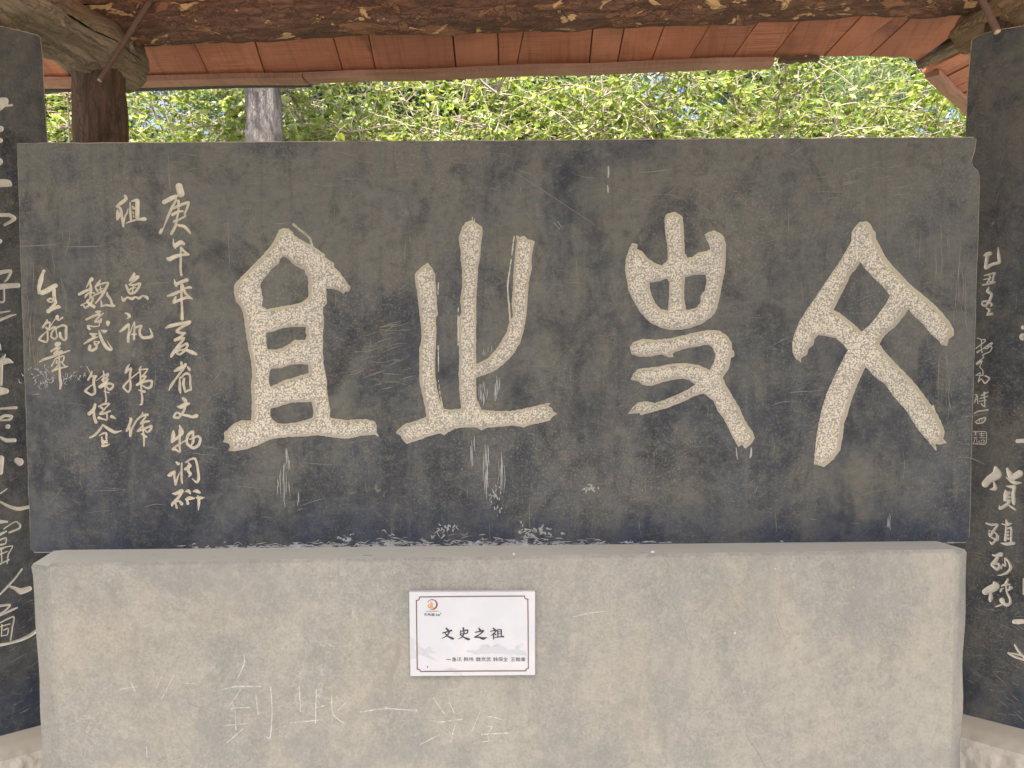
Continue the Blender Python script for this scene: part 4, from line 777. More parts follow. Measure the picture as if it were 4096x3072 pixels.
# scratches and drips on the face
def scratch_set(n, xr, yr, ang, jit, lr, wr, rg):
    out = []
    for _ in range(n):
        x, y = rg.uniform(*xr), rg.uniform(*yr); L = rg.uniform(*lr); an = R(ang + rg.normal(0, jit)); k = rg.uniform(-0.08, 0.08) * L; w_ = rg.uniform(*wr)
        c, s = math.cos(an), math.sin(an)
        out.append([(x, y, 0.6), (x + c * L / 2 - s * k, y + s * L / 2 + c * k, w_), (x + c * L, y + s * L, 0.6)])
    return out
def ribbons(plane, strokes, off, forbid=None):
    V = []; Fc = []
    for q, s in enumerate(strokes):
        p = smooth_stroke(s, 4); d = np.gradient(p[:, :2], axis=0); d /= np.linalg.norm(d, axis=1)[:, None] + 1e-9; n = np.stack([-d[:, 1], d[:, 0]], 1)
        A = p[:, :2] + n * p[:, 2:3] / 2; B = p[:, :2] - n * p[:, 2:3] / 2; b = len(V); o_ = off + 0.00003 * (q % 12)
        V += list(plane.hit(A[:, 0], A[:, 1], o_)) + list(plane.hit(B[:, 0], B[:, 1], o_)); m_ = len(p)
        Fc += [(b + i, b + i + 1, b + m_ + i + 1, b + m_ + i) for i in range(m_ - 1)]
    me = mesh('ribbons', V, Fc); face_up(me, plane.n); return me
def clear(strokes, chars_res):
    """drop strokes that would bridge a carved opening"""
    keep_ = []
    for s in strokes:
        ok = True
        for ch, V, Fc, val, g in chars_res:
            x0, y0 = V.min(0) - 2; x1, y1 = V.max(0) + 2
            pts = smooth_stroke(s, 4)
            if (pts[:, 0] > x0).any() and (pts[:, 0] < x1).any() and (pts[:, 1] > y0).any() and (pts[:, 1] < y1).any():
                sel = V[::3]
                for p in pts:
                    if x0 < p[0] < x1 and y0 < p[1] < y1 and np.min(np.hypot(sel[:, 0] - p[0], sel[:, 1] - p[1])) < 7: ok = False; break
            if not ok: break
        if ok: keep_.append(s)
    return keep_
rg = np.random.default_rng(12)
S = []
S += scratch_set(55, (110, 3850), (600, 2150), 0, 9, (15, 130), (1.0, 2.6), rg)
S += scratch_set(50, (110, 3850), (600, 2150), 90, 5, (15, 120), (1.0, 2.6), rg)
S += scratch_set(30, (110, 3850), (600, 2150), -35, 18, (15, 90), (1.0, 2.4), rg)
S += scratch_set(46, (95, 260), (1000, 1420), 88, 3, (30, 170), (1.2, 3.0), rg)
S += scratch_set(40, (1380, 1640), (1300, 1560), -12, 10, (20, 110), (1.2, 3.2), rg)
S += scratch_set(42, (3680, 3880), (880, 1560), 92, 3, (40, 220), (1.2, 3.0), rg)
S += scratch_set(18, (3250, 3560), (640, 800), -8, 6, (40, 110), (1.2, 3.0), rg)
S += scratch_set(20, (3480, 3560), (1200, 1290), 84, 5, (20, 60), (1.2, 3.0), rg)
S += scratch_set(26, (600, 2400), (600, 760), 2, 6, (20, 120), (1.0, 2.4), rg)
S += [[(672, 600, 2), (676, 680, 3), (680, 745, 5), (684, 768, 3)], [(480, 740, 2), (590, 748, 2.5), (700, 757, 1.5)], [(640, 790, 1), (760, 770, 2), (860, 752, 1)], [(255, 985, 2), (330, 987, 4), (410, 985, 1.5)], [(70, 985, 2), (160, 982, 3), (250, 974, 1)],
      [(910, 870, 2), (915, 980, 2.2), (920, 1085, 1.5)], [(2060, 690, 1.5), (2200, 780, 2), (2380, 900, 1.2)], [(2560, 690, 2), (2640, 684, 4), (2690, 676, 1.5)], [(3370, 735, 2), (3405, 726, 4), (3440, 722, 2)], [(2215, 890, 5), (2240, 920, 3)], [(2230, 885, 4), (2250, 915, 2)],
      [(3160, 1570, 2), (3210, 1566, 3), (3290, 1562, 1.5)], [(3430, 1548, 1.5), (3560, 1545, 2), (3700, 1540, 1)], [(1690, 1340, 1), (1620, 1350, 2), (1570, 1362, 1)]]
S = clear(S, res)
o = link('scratch_marks', ribbons(SLABP, S, 0.0004), M_SCR, tab); o['kind'] = 'stuff'
Dp = []
for cx_, w_, y0_, y1_, n_ in ((1928, 20, 1520, 1640, 16), (1985, 14, 1500, 1640, 12), (1945, 12, 1760, 2000, 10), (2005, 12, 1790, 2020, 9), (1885, 10, 1740, 1900, 7), (1950, 30, 1380, 1440, 9), (1150, 14, 1790, 1900, 10), (1135, 10, 1830, 2010, 6), (1150, 40, 1900, 2040, 7), (3350, 10, 1700, 1790, 6), (3555, 5, 2040, 2120, 7)):
    for _ in range(n_):
        x = cx_ + rg.normal(0, w_ * 0.6); y = rg.uniform(y0_, y0_ + (y1_ - y0_) * 0.6); L = rg.uniform(0.25, 0.5) * (y1_ - y0_)
        Dp.append([(x, y, 1.2), (x + rg.normal(0, 1.5), y + L / 2, rg.uniform(1.6, 4.2)), (x + rg.normal(0, 3), y + L, 0.8)])
Dp += [[(2433, 664, 5), (2434, 690, 7), (2432, 712, 4)], [(2430, 740, 3), (2432, 760, 8), (2432, 772, 3)]]
Dp += [[(3005, 1790, 6), (3003, 1820, 9), (2998, 1832, 4)], [(2944, 1790, 3), (2946, 1815, 4), (2950, 1840, 2)]]
for _ in range(80):
    x = 220 + rg.normal(0, 55); y = 1500 + rg.normal(0, 22) + (x - 220) * 0.03; Dp.append([(x, y, 1), (x + rg.normal(0, 6), y + rg.normal(3, 7), rg.uniform(1.5, 4.5)), (x + rg.normal(0, 9), y + rg.normal(6, 10), 1)])
for _ in range(26):
    x = 2362 + rg.normal(0, 11); y = 1952 + rg.normal(0, 8); Dp.append([(x, y, 2), (x + rg.normal(0, 5), y + rg.normal(0, 4), rg.uniform(3, 6)), (x + rg.normal(0, 7), y + rg.normal(0, 6), 1.5)])
for _ in range(24):
    x = 1985 + rg.normal(0, 14); y = 1990 + rg.normal(0, 26); Dp.append([(x, y, 2), (x + rg.normal(0, 4), y + rg.normal(4, 5), rg.uniform(2, 6)), (x + rg.normal(0, 4), y + rg.normal(8, 6), 1.5)])
# peeled, whitish paint flakes along the lower edge
for _ in range(330):
    t = rg.beta(2.0, 2.2); x = 620 + t * 2100; yb = 2208 - (x - 130) * 0.0107; hgt = abs(rg.normal(0, 16)) * (1.5 if 1500 < x < 2250 else 0.8)
    y = yb - 3 - hgt * 0.8; L = rg.uniform(6, 46); Dp.append([(x, y, 1), (x + L * 0.5, y + rg.normal(0, 4), rg.uniform(2, 9) * (1.0 if hgt < 14 else 0.6)), (x + L, y + rg.normal(0, 5), 1)])
for _ in range(16):
    x = 1780 + rg.normal(0, 35); y = 2120 + rg.normal(0, 16); Dp.append([(x, y, 2), (x + rg.normal(0, 5), y + 6, rg.uniform(3, 9)), (x + rg.normal(0, 9), y + rg.uniform(8, 22), 1.5)])
for _ in range(34):
    x = 2130 + rg.normal(0, 45); y = 2118 + rg.normal(0, 14); Dp.append([(x, y, 2), (x + rg.normal(0, 4), y + 5, rg.uniform(4, 13)), (x + rg.normal(0, 9), y + rg.uniform(6, 14), 2)])
Dp += [[(1190 + i * 0, 0, 0)] for i in range(0)]
Dp = [s for s in clear(Dp, res) if all(p[1] < 2206 - (p[0] - 130) * 0.0107 for p in s)]
o = link('paint_flakes', ribbons(SLABP, Dp, 0.0009), M_DRIP, tab); o['kind'] = 'stuff'

# ------------------------------------------------------------------ the plaster pedestal
YF = -0.105
PEDP = Plane((0, YF, 0.5), (0, -1, 0))
ped_rows = []
tl = PEDP.hit(187, 2256); tr = PEDP.hit(3832, 2199)
def ped():
    V = []; Fc = []; mi = []
    sl = Plane((0, YF + 0.055, 0), (0, -1, 0))
    def at(z):      # silhouette x (left, right) and front-face x at height z
        def xz(pa, pb, pl):
            a_, b_ = pl.hit(*pa), pl.hit(*pb); t = (z - a_[2]) / (b_[2] - a_[2]); return a_[0] + (b_[0] - a_[0]) * t
        return xz((139, 2307), (191, 3072), sl), xz((185, 2256), (234, 3072), PEDP), xz((3836, 2204), (3815, 3072), PEDP), xz((3857, 2235), (3831, 3072), sl)
    ztl, ztr = tl[2], tr[2]; nz, nx = 26, 60
    rows = np.linspace(0, 1, nz)
    for r_, t in enumerate(rows):
        zm = (ztl + ztr) / 2 * t
        xl, xa, xb, xr = at(max(zm, 0.3)); 
        line = [(xl + 0.01, 0.22), (xl, YF + 0.075), (xl + 0.006, YF + 0.035), (xa - 0.004, YF + 0.006)]
        line += [(xa + 0.008 + (xb - xa - 0.016) * k / nx, YF) for k in range(nx + 1)]
        line += [(xb + 0.004, YF + 0.006), (xr - 0.006, YF + 0.035), (xr, YF + 0.075), (xr - 0.01, 0.22)]
        for q, (x, y) in enumerate(line):
            z = (ztl + (ztr - ztl) * (x - xl) / (xr - xl)) * t
            edge = (q < 4 or q > nx + 4)
            if edge: x += 0.010 * (float(vnoise(np.array(z * 9.0), np.array(q * 3.1), 4)) - 0.5); 
            if edge and t == 1: z -= 0.010 if q in (2, 3, nx + 5, nx + 6) else 0.022
            V.append((x, y, z))
    k = nx + 9
    for r_ in range(nz - 1):
        for j in range(k - 1): Fc.append((r_ * k + j, r_ * k + j + 1, (r_ + 1) * k + j + 1, (r_ + 1) * k + j)); mi.append(0)
    # mortar slope on top, rising to the foot of the slab
    b = (nz - 1) * k
    lip = len(V)
    for j in range(k):
        x, y, z = V[b + j]; V[b + j] = (x, y, z - 0.007); V.append((x * 0.9975, y + (0.007 if 2 < j < k - 3 else 0.003), z))
    for j in range(k - 1): Fc.append((b + j, b + j + 1, lip + j + 1, lip + j)); mi.append(0)
    b = lip; t0 = len(V)
    bl, br = SLABP.hit(218, 2200), SLABP.hit(3748, 2131)
    for j in range(k):
        x, y, z = V[b + j]; t = min(1, max(0, (x - V[b + 3][0]) / (V[b + k - 4][0] - V[b + 3][0])))
        V.append((bl[0] + (br[0] - bl[0]) * t, 0.012 if 0 < j < k - 1 else 0.2, 0.952 + 0.0 * t))
    for j in range(k - 1): Fc.append((b + j, b + j + 1, t0 + j + 1, t0 + j)); mi.append(1)
    return V, Fc, mi
V, Fc, mi = ped(); me = mesh('plaster_pedestal', V, Fc, mi)
bm = bmesh.new(); bm.from_mesh(me); bmesh.ops.recalc_face_normals(bm, faces=bm.faces); bm.to_mesh(me); bm.free()
pede = link('plaster_pedestal', me, [M_PLAS, M_LEDGE]); tag(pede, 'cracked beige plaster pedestal with a sloping mortar ledge under the wide tablet', 'pedestal')
# solid stone core carrying the slab
core = [(-1.10, 0.02), (1.10, 0.02), (1.10, 0.2), (-1.10, 0.2)]
link('core', mesh('core', [(x, y, 0.0) for x, y in core] + [(x, y, 0.951) for x, y in core], [(3, 2, 1, 0), (4, 5, 6, 7)] + [(i, (i + 1) % 4, 4 + (i + 1) % 4, 4 + i) for i in range(4)]), M_PLAS, pede)
CH = [
 C('Z1', 'c', [(1440,1150,4),(1530,1130,9),(1690,1130,5)], [(1580,920,3),(1585,975,8),(1540,1080,3)], [(1560,1150,5),(1490,1255,5)], [(1500,1270,5),(1620,1265,6)], [(1525,1290,5),(1530,1410,5)], [(1450,1382,4),(1610,1370,5)], [(1580,1400,6),(1470,1495,5)], [(780,1147,4),(890,1130,4)], [(850,1105,4),(885,1180,4)], [(1050,1060,3),(1015,1140,5)], [(1130,1050,4),(1050,1210,4)], [(950,1520,4),(955,1590,4)], [(1180,1105,3),(1280,1115,4)]),
 C('Z2', 'c', [(95,1130,6),(105,1290,6),(92,1460,8),(65,1455,4)], [(0,1190,5),(15,1310,6)], [(280,1130,5),(290,1290,6)], [(392,1140,5),(385,1370,6)], [(390,1265,5),(440,1255,6)], [(225,1365,6),(430,1345,7)], [(490,1180,5),(500,1310,6),(572,1370,5)], [(530,1285,4),(582,1235,5)], [(675,1295,5),(830,1272,10),(900,1276,8),(1040,1285,10)], [(1150,1205,5),(1220,1305,6)], [(1125,1345,5),(1190,1360,6),(1340,1340,4)], [(1065,1505,5),(1190,1440,6)], [(1250,1230,5),(1285,1300,5)], [(1290,1380,5),(1260,1490,6)], [(1450,1300,4),(1400,1420,5)], [(1455,1335,5),(1530,1325,6),(1605,1350,5)], [(1460,1440,6),(1635,1430,9)], [(1490,1390,4),(1530,1390,5),(1500,1440,5),(1510,1480,5),(1450,1490,5)]),
 C('Z3', 'c', [(395,680,4),(500,655,7),(625,640,3)], [(1515,835,6),(1520,820,8)], [(1444,783,13)], [(12,272,14)], [(905,258,12),(918,257,10)], [(1268,316,8)]),
 C('Z4', 'c', [(553,490,9)], [(780,518,6)], [(740,1330,9)], [(45,368,10)]),
]
def each_mark(name, plane, chars, g, off, m, par):
    for q, ch in enumerate(chars):
        for k, st_ in enumerate(ch['strokes']):
            link(name, mark_mesh(plane, [dict(ch, strokes=[st_])], g, off + 0.00008 * (k % 6)), m, par)
for ch in CH: ch['k'] = 1.05
each_mark('chalk_stroke', PEDP, CH, 1.5, 0.0006, M_CHALK, pede)
CR = [C('Z3', 'k', [(975,250,2),(985,300,4),(1015,345,4),(990,425,3)], [(1055,620,1),(1110,720,3),(1140,830,3),(1190,880,1)], [(1520,1390,3),(1520,1450,4),(1600,1570,4),(1645,1659,4)], [(1645,1655,4),(1700,1800,3)], [(352,654,9)], [(50,435,6)]),
      C('Z1', 'k', [(1170,480,2),(1165,560,4),(1188,602,2)], [(1220,1240,2),(1300,1265,3),(1340,1255,2)], [(1295,1270,2),(1297,1350,3)], [(405,345,8)], [(382,815,7)]),
      C('Z4', 'k', [(40,600,2),(60,690,4),(125,860,2)], [(200,250,2),(205,320,3)], [(1232,328,7)], [(440,1300,2),(425,1400,3)]), C('Z2', 'k', [(1475,400,8)], [(690,282,5),(750,280,6)])]
for ch in CR: ch['k'] = 0.62
each_mark('crack', PEDP, CR, 0.8, 0.0005, M_CRACK, pede)
DA = [C('Z2', 'd', [(925,860,16),(925,880,30),(900,990,34),(860,1120,36),(870,1190,44),(892,1250,26),(900,1320,12)], rough=3), C('Z1', 'd', [(730,520,14),(745,545,36)], [(720,520,12),(700,525,8)], [(708,755,22)], rough=2), C('Z2', 'd', [(605,660,28)], rough=2)]
each_mark('damp_stain', PEDP, DA, 1.6, 0.0003, M_DAMP, pede)

# ------------------------------------------------------------------ the printed plaque
PLQ = Plane((0, YF - 0.011, 0.7), (0, -1, 0))
qp = [(1636, 2368), (2141, 2366), (2141, 2701), (1641, 2705)]
Ff_ = PLQ.hit([p[0] for p in qp], [p[1] for p in qp]); Bk = Ff_ + np.array([0, 0.0125, 0])
ce = Ff_.mean(0); plq = thing('name_plaque', (ce[0], YF, Ff_[:, 2].min()), 'white printed plaque with brown border and four black characters, fixed to the pedestal', 'sign')
e = 0.0012; inner = [tuple(p + (ce - p) / np.linalg.norm(ce - p) * e) for p in Ff_]; outer = [tuple(p + np.array([0, e, 0])) for p in Ff_]
V = inner + outer + [tuple(p) for p in Bk]; Fc = [(0, 1, 2, 3), (11, 10, 9, 8)] + [(i, 4 + i, 4 + (i + 1) % 4, (i + 1) % 4) for i in range(4)] + [(4 + i, 8 + i, 8 + (i + 1) % 4, 4 + (i + 1) % 4) for i in range(4)]
me = mesh('panel', V, Fc); bm = bmesh.new(); bm.from_mesh(me); bmesh.ops.recalc_face_normals(bm, faces=bm.faces); bm.to_mesh(me); bm.free()
link('panel', me, M_PLQ, plq)
M_WASH2 = flat('print_pale_wash', (0.36, 0.368, 0.385))
for py_ in ([(1010,1010),(1100,1000),(1180,985),(1240,930),(1330,925),(1400,965),(1480,905),(1540,935),(1640,985),(1760,970),(1900,1000),(1935,1080),(1700,1060),(1400,1050),(1150,1060)], [(158,790),(210,830),(300,920),(420,1030),(560,1160),(430,1120),(300,1060),(240,1120),(165,1130)], [(380,985),(440,950),(500,1010),(600,1040),(420,1045)]):
    link('landscape_wash', mark_mesh(PLQ, [C('P', 'w', polys=[(py_, [])], rough=2.5)], 1.2, 0.00012), M_WASH2, plq)
W1 = [C('P', 'w', [(1180,985,1),(1240,930,14),(1330,925,18),(1400,965,8)], [(1400,965,8),(1480,905,22),(1540,935,20),(1620,975,4)], [(380,985,4),(440,955,16),(490,1010,6)]),
      C('P', 'w2', [(170,800,8),(260,880,10),(330,960,12),(420,1040,12),(500,1110,10),(560,1165,6)], [(160,860,14),(230,930,30),(200,1010,18)], [(270,960,8),(340,1040,14),(440,1080,8)], [(690,1290,10),(780,1280,16),(900,1290,6)], [(820,1340,8),(900,1350,18),(960,1362,4)], [(1640,1000,8),(1690,1060,12)], [(1780,950,26),(1860,920,30)])]
for ch in W1: ch['k'] = 1.9; ch['rough'] = 2.0
each_mark('landscape_print', PLQ, W1, 1.0, 0.0002, M_WASH, plq)
brd = C('P', 'b', *[[(300,182,12),(1100,172,12),(1900,168,12)], [(1900,168,11),(1908,205,11),(1955,215,11)], [(1950,215,12),(1955,700,12),(1957,1272,12)], [(1957,1272,11),(1925,1280,11),(1920,1308,11)], [(1920,1308,12),(1100,1312,12),(310,1318,12)], [(310,1318,11),(300,1290,11),(266,1285,11)], [(264,1285,12),(256,700,12),(249,232,12)], [(249,232,11),(290,225,11),(300,182,11)]], k=1.35)
o = link('border_line', mark_mesh(PLQ, [brd], 1.0, 0.0006), M_BRN, plq)
TT = [C('P', 't', [(705,660,22),(732,688,30)], [(655,730,18),(720,712,20),(785,692,26)], [(755,712,22),(720,770,20),(640,815,8)], [(680,725,12),(730,780,22),(800,815,34),(825,816,10)]),
      C('P', 't', [(925,700,18),(925,750,18)], [(925,705,13),(1030,687,22),(1020,735,18),(925,745,12)], [(965,655,24),(975,730,22),(950,790,18),(890,825,6)], [(915,755,12),(980,800,22),(1040,825,34),(1070,822,8)]),
      C('P', 't', [(1205,660,22),(1227,692,32)], [(1150,720,16),(1240,702,20),(1272,697,24),(1220,750,18),(1138,795,16),(1200,795,22),(1270,815,38),(1325,800,10)]),
      C('P', 't', [(1425,660,22),(1447,682,28)], [(1380,705,12),(1468,692,20),(1430,740,14),(1380,775,6)], [(1425,740,22),(1430,820,20)], [(1440,740,16),(1462,757,20)], [(1490,682,20),(1495,790,18)], [(1490,687,12),(1543,682,18),(1545,785,18)], [(1495,715,11),(1540,712,11)], [(1495,745,11),(1540,742,11)], [(1455,800,14),(1540,787,16),(1577,786,26)])]
for t in TT:
    t['k'] = 1.08
    link('title_character', mark_mesh(PLQ, [t], 0.8, 0.0006), M_INK, plq)
def text(name, s, px, py, hpx, m, parent, width=None):
    cu = bpy.data.curves.new(name, 'FONT'); cu.body = s; cu.size = 1.0; cu.align_x = 'LEFT'; cu.offset = 0.0
    to = bpy.data.objects.new(name, cu); COL.objects.link(to); bpy.context.view_layer.update()
    dg = bpy.context.evaluated_depsgraph_get(); me = bpy.data.meshes.new_from_object(to.evaluated_get(dg)); bpy.data.objects.remove(to)
    co = np.array([v.co[:] for v in me.vertices]); x0, x1, y0, y1 = co[:, 0].min(), co[:, 0].max(), co[:, 1].min(), co[:, 1].max()
    sy = hpx / (y1 - y0); sx = (width / (x1 - x0)) if width else sy
    P = PLQ.hit(px + (co[:, 0] - x0) * sx, py - (co[:, 1] - y0) * sy, 0.0006)
    for v, p in zip(me.vertices, P): v.co = p
    me.update(); me.materials.clear(); face_up(me, PLQ.n)
    return link(name, me, m, parent)
for s_, x_, w_ in (('鱼讯', 795, 145), ('韩伟', 972, 150), ('魏京武', 1158, 230), ('韩保全', 1422, 225), ('王翰章', 1688, 226)):
    text('byline_text', s_, 1600 + x_ * .2622, 2340 + 1165 * .2622, 66 * .2622, M_INK, plq, w_ * .2622)
link('fixing_screw', mark_mesh(PLQ, [C('P', 'x', [(421,1247,20),(423,1247,20)])], 0.8, 0.0012), M_INK, plq)
link('byline_dash', mark_mesh(PLQ, [C('P', 'x', [(710,1136,9),(775,1136,9)])], 0.8, 0.0006), M_INK, plq)
text('emblem_text', '司馬遷', 1600 + 368 * .2622, 2340 + 472 * .2622, 42 * .2622, M_INK, plq, 160 * .2622)
text('emblem_text', '集團', 1600 + 545 * .2622, 2340 + 472 * .2622, 30 * .2622, M_INK, plq, 64 * .2622)
link('emblem_rule', mark_mesh(PLQ, [C('P', 'x', [(395,400,5),(595,398,5)])], 0.7, 0.0006), M_INK, plq)
link('emblem_dot', mark_mesh(PLQ, [C('P', 'x', [(619,430,15),(621,430,15)])], 0.7, 0.0006), M_MAR, plq)
ring = [(490 + 74 * math.cos(t) , 296 + 74 * math.sin(t), w_) for t, w_ in zip(np.linspace(-2.75, 1.75, 14), np.interp(np.linspace(0, 1, 14), [0, 0.35, 0.6, 1], [5, 14, 26, 20]))]
link('emblem_crescent', mark_mesh(PLQ, [C('P', 'x', ring)], 0.7, 0.0006), M_MAR, plq)
sw = [[(455,345,16),(430,325,16),(435,305,14),(460,305,12),(465,325,10)], [(470,250,5),(475,280,22),(485,310,34)], [(450,290,6),(480,310,24)], [(500,275,6),(490,305,24)], [(445,345,18),(480,335,26),(510,350,18)], [(470,365,14),(500,362,20),(490,345,12)]]
link('emblem_swirl', mark_mesh(PLQ, [C('P', 'x', *sw)], 0.7, 0.0009), M_TAN, plq)

# ------------------------------------------------------------------ side steles and their mortar bases
def stele(edge_px, y_edge, side, outline, chars, label, base_label, seed):
    e0 = on_y(edge_px[0], edge_px[1], y_edge); c45 = math.cos(R(45))
    n = np.array([-side * c45, -c45, 0.0]); pl = Plane(e0, n)
    root_z = pl.hit(*outline[1])[2]
    t = thing('stone_stele', tuple(pl.hit(*outline[1]) * [1, 1, 1]), label, 'stele')
    ov, keep, res = carve(pl, outline, chars, 1.7, 3.0)
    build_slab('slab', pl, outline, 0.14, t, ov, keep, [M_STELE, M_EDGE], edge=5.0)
    for ch, V, Fc, val, g in res:
        if len(V): link('inscription_character', char_mesh(pl, V, Fc, val, 0.0032, 4.0), M_INC2, t)
    rg = np.random.default_rng(seed); xs = [p[0] for p in outline if -100 < p[0] < 4200]; xr = (max(-40, min(xs)) + 6, min(4130, max(xs)) - 8)
    S = scratch_set(40, xr, (200, 2800), 40 * side, 25, (12, 70), (1.0, 2.4), rg) + scratch_set(60, xr, (2350, 2860), 25 * side, 14, (15, 80), (1.2, 4.0), rg) + scratch_set(12, xr, (300, 2300), 90, 6, (10, 60), (1, 2.2), rg)
    if side > 0: S = [s for s in S if all(p[0] > 3850 + 0 * p[1] for p in s)]
    o = link('scratch_marks', ribbons(pl, clear(S, res), 0.0004), M_SCR, t); o['kind'] = 'stuff'
    # base: mortar lip, then a rough battered face
    hd = np.array([side * c45, -c45, 0.0]); L0 = pl.hit(*outline[0]) * [1, 1, 0]; L1 = pl.hit(*outline[1]) * [1, 1, 0]
    zb = pl.hit(*outline[0])[2]; zo = pl.hit(*outline[1])[2] - zb
    prof = [(-0.16, zb + 0.002), (0.0, zb + 0.002), (0.045, zb - 0.012), (0.075, zb - 0.035), (0.105, zb - 0.075), (0.13, zb - 0.13), (0.15, zb - 0.2), (0.165, zb - 0.3), (0.17, 0.0)]
    fine = []
    for (a0, z0), (a1, z1) in zip(prof[:-1], prof[1:]):
        k = 1 if a0 < 0 else 4
        fine += [(a0 + (a1 - a0) * q / k, z0 + (z1 - z0) * q / k) for q in range(k)]
    fine.append(prof[-1]); nx = 90; A = L0 - hd * 0.04; Bq = L1 + hd * 0.04; V = []; Fc = []; mi = []
    for i in range(nx + 1):
        p = A + (Bq - A) * i / nx
        for q, (d_, z_) in enumerate(fine):
            k = min(1, max(0, (d_ - 0.05) / 0.04)); s_ = i * 0.55 * np.linalg.norm(Bq - A)
            r_ = k * 0.016 * (float(vnoise(np.array(s_ * 1.2 + seed), np.array(q * 0.8), seed)) - 0.5) + k * 0.012 * (float(vnoise(np.array(s_ * 3.1), np.array(q * 1.7), seed + 2)) - 0.5)
            w_ = p + n * (d_ + r_); V.append((w_[0], w_[1], z_ * (1 + zo * i / nx / zb) + (r_ * 0.6 if 0 < z_ < zb - 0.02 else 0)))
    k = len(fine)
    for i in range(nx):
        for q in range(k - 1): Fc.append((i * k + q, i * k + q + 1, (i + 1) * k + q + 1, (i + 1) * k + q)); mi.append(1 if fine[q][0] < 0.07 else 0)
    me = mesh('stele_base', V, Fc, mi, smooth=True); bm = bmesh.new(); bm.from_mesh(me); bmesh.ops.recalc_face_normals(bm, faces=bm.faces); bm.to_mesh(me); bm.free()
    b = link('stele_base', me, [M_BASE, M_BTOP]); tag(b, base_label, 'stone base')
    return pl, n, hd, zb
right_out = [(3760, 2838), (5280, 3218), (5280, -130), (4700, -8), (4330, 62), (4096, 104), (3995, 121), (3935, 135), (3900, 150), (3889, 160), (3882, 230), (3873, 330), (3868, 463), (3862, 585), (3770, 620), (3764, 1700)]
plr, nr_, hdr, zbr = stele((3865, 1200), 0.26, 1, right_out, SCRIPT_R,
      'tall dark stele with small signature lines and a square seal at its edge', 'rough pale mortar base under the square-seal stele', 61)
left_out = [(250, 2884), (-1190, 3258), (-1190, -170), (-600, -35), (-200, 60), (0, 106), (90, 126), (150, 142), (160, 150), (170, 240), (177, 403), (190, 590), (262, 620), (258, 1600), (254, 2300)]
pll, nl_, hdl, zbl = stele((192, 572), 0.26, -1, left_out, SCRIPT_L,
      'tall dark stele beside the log post, carved with large flowing script strokes', 'rough pale mortar base under the stele with large flowing script', 62)
# two dull field stones set at the foot of the right base
def stone(px, py, dist, r, seed, label):
    c = plr.hit(px, py) + nr_ * dist; rg = np.random.default_rng(seed); bm = bmesh.new(); bmesh.ops.create_icosphere(bm, subdivisions=3, radius=1.0)
    for v in bm.verts:
        p = v.co; k = 1 + 0.35 * (float(vnoise(np.array(p.x * 1.7 + 9), np.array(p.y * 1.7 + p.z * 2.3 + 9), seed)) - 0.5) + 0.12 * (float(vnoise(np.array(p.x * 5 + 9), np.array(p.z * 5 + p.y * 3 + 9), seed + 1)) - 0.5)
        v.co = Vector((p.x * r[0] * k, p.y * r[1] * k, p.z * r[2] * k)) + Vector(c)
    me = bpy.data.meshes.new('field_stone'); bm.to_mesh(me); bm.free(); me.polygons.foreach_set('use_smooth', [True] * len(me.polygons))
    o = link('field_stone', me, M_STONE); tag(o, label, 'stone'); return o
a = N('field_stone', 0.85); a.color(a.mix(a.ramp(a.noise(30, 6, 0.7), [(0.4, 0), (0.7, 1)]), (0.10, 0.09, 0.062), (0.23, 0.20, 0.14))); a.bump(a.noise(60, 5, 0.7), 0.7, 0.01); M_STONE = a.m
stone(3850, 3085, 0.185, (0.035, 0.04, 0.05), 4, 'dull brown field stone set in mortar against the pedestal corner')
stone(3920, 3110, 0.19, (0.045, 0.04, 0.05), 9, 'low grey field stone set in the rough mortar base, away from the pedestal')

# ------------------------------------------------------------------ vegetation behind the pavilion
def gz(y): t = min(1, max(0, (y - 2.4) / 6.0)); return 1.5 * t * t * (3 - 2 * t) - 0.1
def tubes(paths, seg=6):
    V = []; T = []; o_ = 0
    for p, r in paths:
        p = np.asarray(p); k = len(p); d = np.gradient(p, axis=0); d /= np.linalg.norm(d, axis=1)[:, None] + 1e-9
        ref = np.where(np.abs(d[:, 2:3]) > 0.9, np.array([[1., 0, 0]]), np.array([[0, 0, 1.]])); u = np.cross(d, ref); u /= np.linalg.norm(u, axis=1)[:, None]; v = np.cross(d, u)
        an = np.linspace(0, 2 * np.pi, seg, endpoint=False); ring = (u[:, None] * np.cos(an)[None, :, None] + v[:, None] * np.sin(an)[None, :, None]) * np.asarray(r)[:, None, None] + p[:, None]
        V.append(ring.reshape(-1, 3)); i = np.arange(k - 1)[:, None] * seg; j = np.arange(seg)[None]; a0 = o_ + i + j; a1 = o_ + i + (j + 1) % seg
        T.append(np.stack([a0, a1, a1 + seg], -1).reshape(-1, 3)); T.append(np.stack([a0, a1 + seg, a0 + seg], -1).reshape(-1, 3)); o_ += k * seg
    return np.vstack(V), np.vstack(T)
